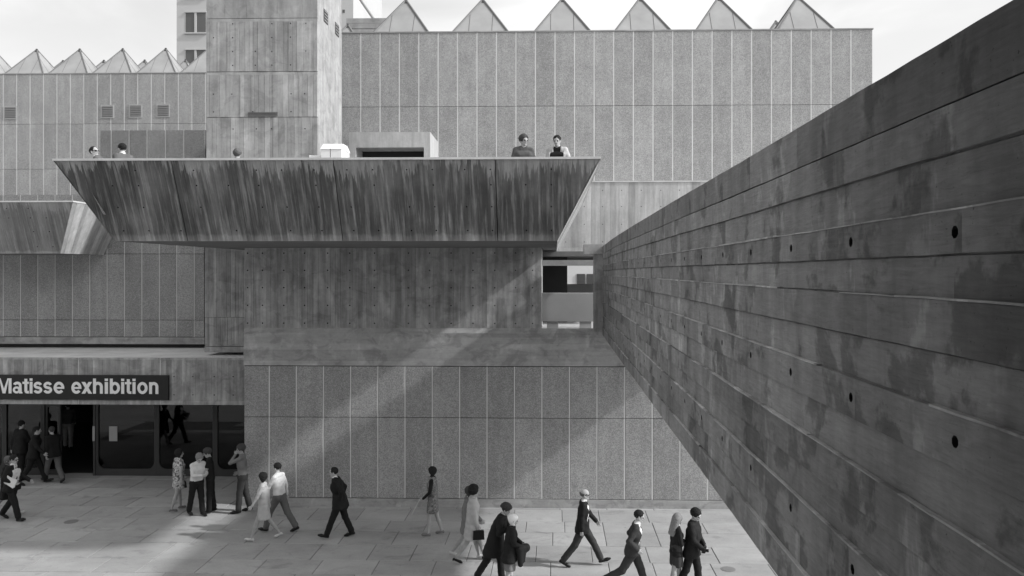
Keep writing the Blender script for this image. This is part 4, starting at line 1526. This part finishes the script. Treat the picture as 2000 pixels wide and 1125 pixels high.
    hd = [('e', (-0.004, 0, 0.122), (0.098, 0.077, 0.090)), ('c', (0.034, 0, 0.092), (0.055, 0, 0.008), 0.060, 0.033), ('c', (0.005, 0.042, 0.055), (0.05, 0.014, 0.008), 0.030, 0.022),
          ('c', (0.005, -0.042, 0.055), (0.05, -0.014, 0.008), 0.030, 0.022), ('c', (0.088, 0, 0.102), (0.110, 0, 0.068), 0.009, 0.0135), ('c', (0.078, -0.032, 0.113), (0.078, 0.032, 0.113), 0.015, 0.015),
          ('c', (0.0, 0.074, 0.105), (-0.006, 0.079, 0.068), 0.014, 0.011), ('c', (0.0, -0.074, 0.105), (-0.006, -0.079, 0.068), 0.014, 0.011),
          ('c', (0.0, 0, -0.06), (0.0, 0, 0.04), 0.052, 0.050), ('c', (0.086, -0.016, 0.037), (0.086, 0.016, 0.037), 0.009, 0.009),
          ('c', (0.083, 0.031, 0.094), (0.0835, 0.031, 0.094), 0.012, 0.012), ('c', (0.083, -0.031, 0.094), (0.0835, -0.031, 0.094), 0.012, 0.012)]
    ht = [skin] * 9 + ['lip', 'eye', 'eye']
    ov, oq = sculpt(hd, 0.0085, 0.012)
    oi = tags_of(hd, ov, oq)
    parts.append((ov @ HR.T + hb, oq, [ht[i] for i in oi]))
    me = to_mesh('person', parts, None)
    o = bpy.data.objects.new('person', me)
    COL.objects.link(o)
    sc = H / 1.775
    base = (ground(px, py) if at_pos is None else Vector(at_pos)).copy()
    o.location = base + Vector((0, 0, -(min(lows)) * sc + 0.002))
    o.rotation_euler = (0, 0, R(face))
    o.scale = (sc, sc, sc)
    tag(o, label, 'person', group)

    def child(name, V, Q, mat):
        c = bpy.data.objects.new(name, to_mesh(name, [(V, Q, [mat] * len(Q))], None))
        COL.objects.link(c)
        c.parent = o
        return c
    # hair
    st, hm = hair

    def hcut(face_r=(0.085, 0.088, 0.098), zlow=0.045, fx=0.112, amp=0.009, top_only=None):
        def f(F, P):
            F = F + amp * np.sin(P[0] * 115 + wob) * np.sin(P[1] * 98 + wob * 2) * np.sin(P[2] * 107 + P[0] * 40)
            F = np.maximum(F, -ell(P, (fx, 0, 0.062), face_r))
            F = np.maximum(F, zlow - P[2] + 0.35 * np.maximum(P[0] - 0.0, 0))
            if top_only is not None:
                F = np.maximum(F, top_only(P))
            return F
        return f
    cap = [('e', (-0.012, 0, 0.134), (0.104, 0.086, 0.094))]
    if st == 'short':
        hv, hq = sculpt(cap, 0.0095, 0.02, hcut())
    elif st == 'bushy':
        hv, hq = sculpt([('e', (-0.014, 0, 0.138), (0.118, 0.102, 0.104))], 0.0095, 0.02, hcut(amp=0.010, zlow=0.03))
    elif st == 'bob':
        hv, hq = sculpt([('e', (-0.016, 0, 0.128), (0.116, 0.104, 0.112)), ('c', (-0.03, 0.05, 0.06), (-0.02, 0.055, 0.02), 0.055, 0.045), ('c', (-0.03, -0.05, 0.06), (-0.02, -0.055, 0.02), 0.055, 0.045)], 0.0095, 0.03,
                        hcut(zlow=-0.02, face_r=(0.085, 0.08, 0.1)))
    elif st == 'long':
        hv, hq = sculpt([('e', (-0.014, 0, 0.134), (0.112, 0.096, 0.102)), ('c', (-0.05, 0.03, 0.08), (-0.12, 0.035, -0.20), 0.075, 0.06), ('c', (-0.05, -0.03, 0.08), (-0.12, -0.035, -0.22), 0.075, 0.05)], 0.0105, 0.04,
                        hcut(zlow=-0.30, amp=0.006))
    elif st == 'fringe':
        hv, hq = sculpt(cap, 0.0095, 0.02, hcut(zlow=0.05, top_only=lambda P: P[2] - 0.128 - 0.25 * np.maximum(0, -P[0] - 0.02)))
    elif st == 'receding':
        hv, hq = sculpt(cap, 0.0095, 0.02, hcut(zlow=0.045, fx=0.085, face_r=(0.092, 0.07, 0.15)))
    elif st == 'cap':
        hv, hq = sculpt([('e', (-0.012, 0, 0.150), (0.122, 0.105, 0.090)), ('c', (-0.11, 0, 0.12), (-0.12, 0, 0.10), 0.035, 0.03)], 0.0105, 0.03, hcut(zlow=0.085, fx=0.14))
    elif st == 'hat':
        hv, hq = sculpt([('e', (-0.012, 0, 0.170), (0.112, 0.098, 0.085)), ('c', (-0.02, 0, 0.135), (-0.02, 0, 0.150), 0.13, 0.11)], 0.0105, 0.02, hcut(zlow=0.02, fx=0.15, face_r=(0.1, 0.09, 0.1)))
    elif st == 'scarf':
        hv, hq = sculpt([('e', (-0.010, 0, 0.128), (0.112, 0.092, 0.106)), ('c', (-0.03, 0, 0.06), (0.02, 0, -0.01), 0.075, 0.055)], 0.0105, 0.03, hcut(zlow=-0.04, amp=0.002))
    if st != 'none':
        child('hat' if st in ('cap', 'hat') else ('headscarf' if st == 'scarf' else 'hair'), hv @ HR.T + hb, hq, hm)
        if st in ('hat', 'scarf', 'cap'):
            hv, hq = sculpt([('e', (-0.010, 0, 0.122), (0.104, 0.085, 0.092))], 0.0095, 0.02, hcut(zlow=0.03 if st != 'hat' else -0.01))
            child('hair', hv @ HR.T + hb, hq, 'hair_dark' if st != 'scarf' else 'hair_brown')
    if glasses:
        mb = MB()
        for s in (-1, 1):
            mb.tube((0.103, s * 0.010, 0.102), (0.100, s * 0.052, 0.102), 0.006, 6)
            mb.tube((0.103, s * 0.012, 0.080), (0.100, s * 0.050, 0.080), 0.0045, 6)
            mb.tube((0.100, s * 0.052, 0.102), (0.100, s * 0.050, 0.080), 0.0045, 6)
            mb.tube((0.100, s * 0.052, 0.102), (0.0, s * 0.084, 0.102), 0.0045, 6)
        mb.tube((0.106, -0.012, 0.100), (0.106, 0.012, 0.100), 0.004, 6)
        mb.v = [tuple(HR @ np.array(q) + hb) for q in mb.v]
        g = mb.build('glasses', 'black')
        g.parent = o
    # jacket or coat: follows torso and arms, hangs to the hem, open at the front
    if jacket:
        mat, hem, opn = jacket[:3]
        jp = [('c', a, b, ra + 0.020, rb + 0.020) for (a, b, ra, rb, _) in tor[1:]] + [('c', a, b, ra + 0.012, rb + 0.012) for (a, b, ra, rb) in arm_pr]
        hx = T @ v3(-0.01, 0, 0)
        fl = jacket[3] if len(jacket) > 3 else 0.0
        nlev = 5
        for j in range(nlev):
            t = j / (nlev - 1)
            z = hipz + 0.14 + (hem - hipz - 0.12) * t
            rr = (0.118 + 0.03 * t + fl * t) * B
            cx = wai[0] * (1 - t) + (pel[0] - 0.015) * t
            jp.append(('c', v3(cx, -0.072 * B * wide, z), v3(cx, 0.072 * B * wide, z), rr, rr))

        def jc(F, P):
            F = F + 0.005 * np.sin(P[2] * 31 + P[0] * 17 + wob) * np.sin(P[1] * 23 + P[2] * 9 + wob)
            G = np.maximum(F, hem - P[2] + 0.006 * np.sin(P[1] * 30) + 0 * P[0])
            G = np.maximum(G, P[2] - (nek[2] + 0.02) + 0 * P[0])
            if opn:
                a0, a1 = nek + T2 @ v3(0.10, 0, 0.0), wai + T2 @ v3(0.17, 0, 0.02)
                G = np.maximum(G, -rc(P, a0, a1, 0.070 * opn, 0.050 * opn))
                xa = wai[0] + (nek[0] - wai[0]) * (P[2] - wai[2]) / (nek[2] - wai[2])
                front = np.minimum(P[0] - xa - (0.045 if opn > 1.4 else 0.088), 0.15 - np.abs(P[1]))
                G = np.maximum(G, np.minimum(front, P[2] - (0.9 if opn > 1.4 else 1.05)))
            return G
        jv, jq = sculpt(jp, 0.0165, 0.03, jc)
        child('coat' if hem < 0.72 else 'jacket', jv, jq, mat)
    if dress:
        mat, hem, fl, whole = dress
        dp = []
        if whole:
            dp += [('c', a, b, ra + 0.012, rb + 0.012) for (a, b, ra, rb, _) in tor[1:]]
        nlev = 6
        for j in range(nlev):
            t = j / (nlev - 1)
            z = hipz + 0.15 + (hem - hipz - 0.10) * t
            rr = 0.108 + fl * t
            cx = wai[0] * (1 - t) + 0.01 * t
            dp.append(('c', v3(cx, -0.070, z), v3(cx, 0.070, z), rr, rr))

        def dc(F, P):
            F = F + 0.006 * np.sin(np.arctan2(P[1], P[0] + 1e-6) * 9) * np.clip((hipz - P[2]) * 4, 0, 1)
            G = np.maximum(F, hem - P[2] + 0 * P[0])
            if whole:
                G = np.maximum(G, P[2] - (nek[2] - 0.015) + 0 * P[0])
            return G
        dv, dq = sculpt(dp, 0.0165, 0.03, dc)
        child('dress' if whole else 'skirt', dv, dq, mat)
    if extra:
        extra(o, dict(hands=hands, che=che, wai=wai, nek=nek, sc=sc, face=face))
    return o


def to_world(o, p):
    return Matrix.LocRotScale(o.location, o.rotation_euler, o.scale) @ Vector(p)


def carried(name, mb, mat, o, label, cat):
    """a thing held by a person: stays a thing of its own"""
    mb.v = [tuple(to_world(o, p)) for p in mb.v]
    q = mb.build(name, mat)
    return tag(q, label, cat)


G = 'people walking on the plaza'
GT = 'people on the balcony terrace'
GE = 'people at the entrance'
WALK = ((22, 4, -12), (-16, 20, 22))
WALK2 = ((-15, 22, 22), (20, 5, -10))
STAND = ((3, 2, 0), (-4, 4, 0))


def x_papers(o, d):
    sd, w, fo = d['hands'][1]
    mb = MB()
    c = v3(0.16, -0.24, 1.10)
    for k in range(3):
        M_ = rot('Y', 18 + 6 * k)
        pts = [c + M_ @ v3(x * 0.15, -0.006 - 0.012 * k, z * 0.11) for (x, z) in ((-1, -1), (1, -1), (1, 1), (-1, 1))]
        mb.hexa([tuple(p - v3(0, 0.005, 0)) for p in pts] + [tuple(p) for p in pts])
    carried('papers', mb, 'paper', o, 'white papers held by the suited man with glasses at far left', 'papers')


person(24, 1016, 'man in dark suit and glasses holding white papers, nearest the left edge', G, 1.74, -4, WALK2, (('a', 18, 8, 40), ('t', (0.20, -0.20, 1.06), (-0.7, -0.8, -0.3))), 3,
       top='shirt', sleeve='black', bottom='black', jacket=('black', 0.80, True), tie='charcoal', glasses=True, collar='shirt', extra=x_papers)
person(13, 1008, 'woman in headscarf and dark coat behind the man with papers', G, 1.62, 10, WALK, None, 3, top='black', dress=('black', 0.52, 0.05, True), bare=True, shoe='shoe_pale', hair=('scarf', 'grey'))
person(66, 946, 'man in dark suit striding into the entrance at left', GE, 1.80, 20, WALK, None, 6, top='black', bottom='black', jacket=('black', 0.80, False), hair=('short', 'hair_dark'), head=(15, 0))
person(104, 943, 'man in dark jacket and grey trousers stepping through the entrance door', GE, 1.76, 150, WALK, None, 7, top='black', bottom='grey', jacket=('black', 0.82, False), hair=('short', 'hair_brown'))
person(40, 938, 'dark figure close to the glass, left of the entrance door', GE, 1.85, 70, STAND, None, 2, top='black', bottom='black', jacket=('black', 0.78, False))


person(0, 0, 'dim visitor in pale trousers inside the foyer, seen through the open door', GE, 1.74, 120, WALK, None, 3, top='grey', bottom='pale', at_pos=(X_(133, 28.5), 28.5, 0.005))


def x_bag(o, d):
    sd, w, fo = d['hands'][0]
    mb = MB()
    c = w + v3(0.02, 0.02, -0.30)
    mb.hexa([tuple(c + v3(x * 0.12, y * 0.045, -0.11)) for (x, y) in ((-1, -1), (1, -1), (1, 1), (-1, 1))] + [tuple(c + v3(x * 0.10, y * 0.03, 0.08)) for (x, y) in ((-1, -1), (1, -1), (1, 1), (-1, 1))])
    mb.tube(c + v3(-0.08, 0, 0.08), w + v3(0, 0, -0.08), 0.008, 6)
    mb.tube(c + v3(0.08, 0, 0.08), w + v3(0, 0, -0.08), 0.008, 6)
    carried('handbag', mb, 'leather', o, 'dark handbag held by the woman in the flowered dress', 'bag')


person(348, 997, 'woman in flowered dress at the left of the group by the glass', GE, 1.66, 50, ((10, 4, 0), (-12, 8, 8)), (('a', 8, 6, 30), ('a', -6, 8, 10)), 2, top='floral', sleeve=('floral',), bare=True, shoe='midgrey',
       dress=('floral', 0.62, 0.03, True), hair=('bob', 'hair_dark'), head=(-20, 0), extra=x_bag)
person(384, 1007, 'man in white shirt and dark trousers reading, in front of the black-shirted man', GE, 1.70, -35, ((10, 2, 0), (-14, 2, 0)), (('t', (0.36, 0.05, 1.15), (-0.6, 0.7, -0.6)), ('t', (0.36, -0.05, 1.16), (-0.6, -0.7, -0.6))), 4,
       top='shirt', bottom='black', hair=('bushy', 'hair_fair'), head=(-10, 28), stoop=6)
person(411, 1001, 'man in black short-sleeved shirt behind the man in white', GE, 1.74, 200, STAND, (('t', (0.30, 0.02, 1.12), (-0.5, 0.8, -0.5)), ('t', (0.30, -0.02, 1.12), (-0.5, -0.8, -0.5))), 3,
       top='black', sleeve=('black',), bottom='black', hair=('bushy', 'hair_brown'), head=(0, 20))
person(474, 1001, 'tall man in grey sweater with a hand raised to his mouth', GE, 1.84, 190, ((8, 4, 0), (-8, 6, 4)), (('t', (0.17, 0.06, 1.50), (0.3, 0.6, -0.9)), ('t', (0.16, -0.22, 0.98), (-0.9, -0.3, 0))), 2,
       top='midgrey', bottom='charcoal', hair=('bushy', 'hair_brown'), head=(10, 6), skin='skin_dark')
person(516, 1055, 'woman in pale sleeveless dress and white shoes walking left', G, 1.66, 190, WALK, (('a', 24, 8, 8), ('a', -16, 8, 10)), 3, top='pale', sleeve=('pale',), bare=True, shoe='shoe_pale', dress=('pale', 0.56, 0.045, True),
       hair=('bob', 'hair_dark'))
person(546, 1040, 'man in white shirt and grey trousers walking left beside the pale dress', G, 1.78, 165, ((30, 14, -6), (-22, 14, 22)), (('a', 26, 8, 26), ('a', -14, 14, 12)), 5, top='shirt', bottom='grey', sleeve='shirt', hair=('receding', 'hair_dark'))
person(664, 1051, 'heavy man in black suit walking left, arms drawn back', G, 1.76, 186, ((22, 2, -16), (-14, 10, 10)), (('t', (-0.02, 0.20, 0.95), (-0.9, 0.4, 0)), ('t', (-0.02, -0.20, 0.95), (-0.9, -0.4, 0))), 8,
       top='black', bottom='black', jacket=('black', 0.74, False, 0.02), build=1.15, hair=('receding', 'hair_dark'), stoop=6, collar='shirt')


def x_stick(o, d):
    sd, w, fo = d['hands'][0]
    mb = MB()
    mb.tube(w + v3(0.07, 0.02, 0.02), w + v3(0.30, 0.02, -0.42), 0.011, 6)
    carried('folded_umbrella', mb, 'pale', o, 'thin pale stick held by the woman in the speckled tabard', 'stick')


person(846, 1046, 'woman in speckled tabard with black sleeves walking left', G, 1.68, 178, ((10, 4, -4), (-10, 8, 6)), (('t', (0.22, 0.20, 0.98), (-0.8, 0.5, 0)), ('a', 4, 7, 18)), 2, top='plaid', sleeve='black', bare=True,
       shoe='midgrey', dress=('plaid', 0.58, 0.035, True), hair=('bob', 'hair_dark'), collar='black', extra=x_stick)


def x_purse(o, d):
    sd, w, fo = d['hands'][1]
    mb = MB()
    c = w + v3(0.03, -0.01, -0.20)
    mb.hexa([tuple(c + v3(x * 0.13, y * 0.05, -0.10)) for (x, y) in ((-1, -1), (1, -1), (1, 1), (-1, 1))] + [tuple(c + v3(x * 0.12, y * 0.04, 0.10)) for (x, y) in ((-1, -1), (1, -1), (1, 1), (-1, 1))])
    carried('handbag', mb, 'leather', o, 'black handbag of the woman in the pale coat', 'bag')


person(922, 1098, 'woman in pale knee-length coat and dark hat walking right', G, 1.74, 10, WALK, (('a', 10, 8, 14), ('a', 4, 6, 10)), 3, top='pale', bare=True, shoe='leather', jacket=('pale', 0.56, False, 0.015), hair=('hat', 'hair_dark'), extra=x_purse)
person(914, 1090, 'woman in grey coat and white shoes half hidden behind the pale coat', G, 1.64, 14, WALK2, None, 3, top='midgrey', bare=True, shoe='shoe_pale', jacket=('midgrey', 0.62, False, 0.01), hair=('bob', 'hair_brown'))
person(966, 1140, 'person in bulky black coat and dark cap leaning to a companion', G, 1.74, -8, ((14, 10, 0), (-20, 12, 14)), (('t', (0.34, 0.12, 1.22), (-0.3, 0.8, -0.7)), ('t', (0.36, -0.20, 1.25), (-0.3, -0.7, -0.7))), 14,
       top='black', bottom='black', jacket=('black', 0.62, False, 0.05), build=1.15, hair=('cap', 'charcoal'), head=(-10, 14), stoop=8)


def x_coat(o, d):
    mb_v, mb_q = sculpt([('c', (0.20, -0.18, 1.04), (0.34, -0.05, 1.02), 0.075, 0.07), ('c', (0.22, -0.16, 1.0), (0.24, -0.16, 0.66), 0.085, 0.06), ('c', (0.31, -0.1, 0.98), (0.30, -0.1, 0.72), 0.08, 0.05), ('e', (0.40, -0.06, 1.0), (0.07, 0.07, 0.09))], 0.016, 0.05)
    q = bpy.data.objects.new('folded_coat', to_mesh('folded_coat', [(mb_v, mb_q, ['black'] * len(mb_q))], None))
    COL.objects.link(q)
    q.location, q.rotation_euler, q.scale = o.location, o.rotation_euler, o.scale
    tag(q, 'black coat carried over the arm of the woman in the white hat', 'coat')


person(995, 1158, 'woman in white headscarf and black jacket beside the bulky black coat', G, 1.58, 6, STAND, (('t', (0.28, 0.12, 1.05), (-0.5, 0.8, -0.5)), ('t', (0.28, -0.14, 1.05), (-0.5, -0.8, -0.5))), 6,
       top='black', bare=True, jacket=('black', 0.70, False, 0.02), dress=('midgrey', 0.5, 0.02, False), hair=('scarf', 'white'), extra=x_coat, head=(0, 8))
person(1138, 1106, 'bald man with glasses in dark suit striding right', G, 1.76, -3, ((32, 6, -20), (-24, 14, 24)), (('a', 24, 7, 16), ('a', -8, 8, 8)), 3, top='shirt', sleeve='black', bottom='charcoal', jacket=('black', 0.80, True), tie='charcoal',
       hair=('fringe', 'hair_grey'), glasses=True, collar='shirt')
person(1236, 1162, 'young man in open grey jacket and white shirt, hand in pocket', G, 1.77, -8, ((22, 6, -8), (-30, 30, 26)), (('t', (0.06, 0.22, 0.98), (-0.9, 0.4, 0)), ('t', (0.10, -0.20, 1.00), (-1, -0.5, 0))), 9,
       top='shirt', sleeve='charcoal', bottom='charcoal', jacket=('charcoal', 0.86, 1.55), tie='grey', hair=('short', 'hair_dark'), collar='shirt', head=(0, 8))
person(1320, 1162, 'young woman with long fair hair, black sweater and short skirt', G, 1.64, 12, ((14, 6, 0), (-12, 6, 6)), (('t', (0.20, 0.02, 1.14), (-0.6, 0.8, -0.4)), ('t', (0.20, -0.06, 1.16), (-0.6, -0.8, -0.4))), 2,
       top='black', bare=True, dress=('charcoal', 0.62, 0.015, False), hair=('long', 'hair_fair'), head=(20, 8), shoe='leather', collar='shirt')


def x_cam(o, d):
    mb = MB()
    mb.bevbox(-0.07, 0.07, -0.045, 0.03, -0.045, 0.045, 0.008)
    mb.tube((0, -0.045, 0), (0, -0.10, 0), 0.032, 10)
    mb.v = [(-p[1] + 0.27, p[0] - 0.12, p[2] + 0.96) for p in mb.v]
    carried('hand_camera', mb, 'leather', o, 'small dark camera held by the man beside the long-haired woman', 'camera')


person(1352, 1160, 'dark-haired man in black jacket beside the long-haired woman', G, 1.74, -25, ((12, 8, 0), (-14, 10, 8)), (('t', (0.24, 0.04, 1.00), (-0.5, 0.8, -0.4)), ('t', (0.24, -0.12, 0.98), (-0.5, -0.8, -0.4))), 3,
       top='dark', bottom='black', jacket=('black', 0.76, False, 0.01), hair=('bushy', 'hair_dark'), head=(-10, 18), extra=x_cam)

# on the balcony terrace (deck 1.2 m above the eye)
ZD = EYE + 0.65 + 0.55


def onterrace(px, Y):
    return (X_(px, Y), Y, ZD)


person(0, 0, 'tousled man in grey round-necked sweater at the balcony parapet', GT, 1.78, -80, STAND, (('a', 8, 16, 20), ('a', 8, 16, 20)), 2, top='sweater', bottom='charcoal', hair=('bushy', 'hair_brown'), head=(28, 4), at_pos=onterrace(1022, 17.35), build=1.1)
person(0, 0, 'dark-haired man in pale open jacket and black shirt at the balcony parapet', GT, 1.77, -100, STAND, (('a', 12, 22, 24), ('a', 4, 10, 20)), 3, top='black', sleeve='pale', bottom='charcoal', jacket=('pale', 0.82, 1.3), hair=('short', 'hair_dark'),
       head=(-4, 6), at_pos=onterrace(1089, 17.4))
person(0, 0, 'balding man with dark glasses, only his head above the parapet', GT, 1.70, 190, STAND, None, 40, top='grey', hair=('receding', 'hair_dark'), glasses=True, head=(150, -30), at_pos=(-9.80, 17.35, ZD), collar='shirt')
person(0, 0, 'dark-haired man in grey jacket with his back to us on the balcony', GT, 1.80, 150, STAND, None, 13, top='grey', jacket=('grey', 0.8, False), hair=('short', 'hair_dark'), at_pos=(-9.98, 18.2, ZD), collar='shirt')
person(0, 0, 'curly-haired head just showing above the balcony, before the tower', GT, 1.74, 100, STAND, None, 2, top='grey', hair=('bushy', 'hair_grey'), at_pos=onterrace(463, 18.9))
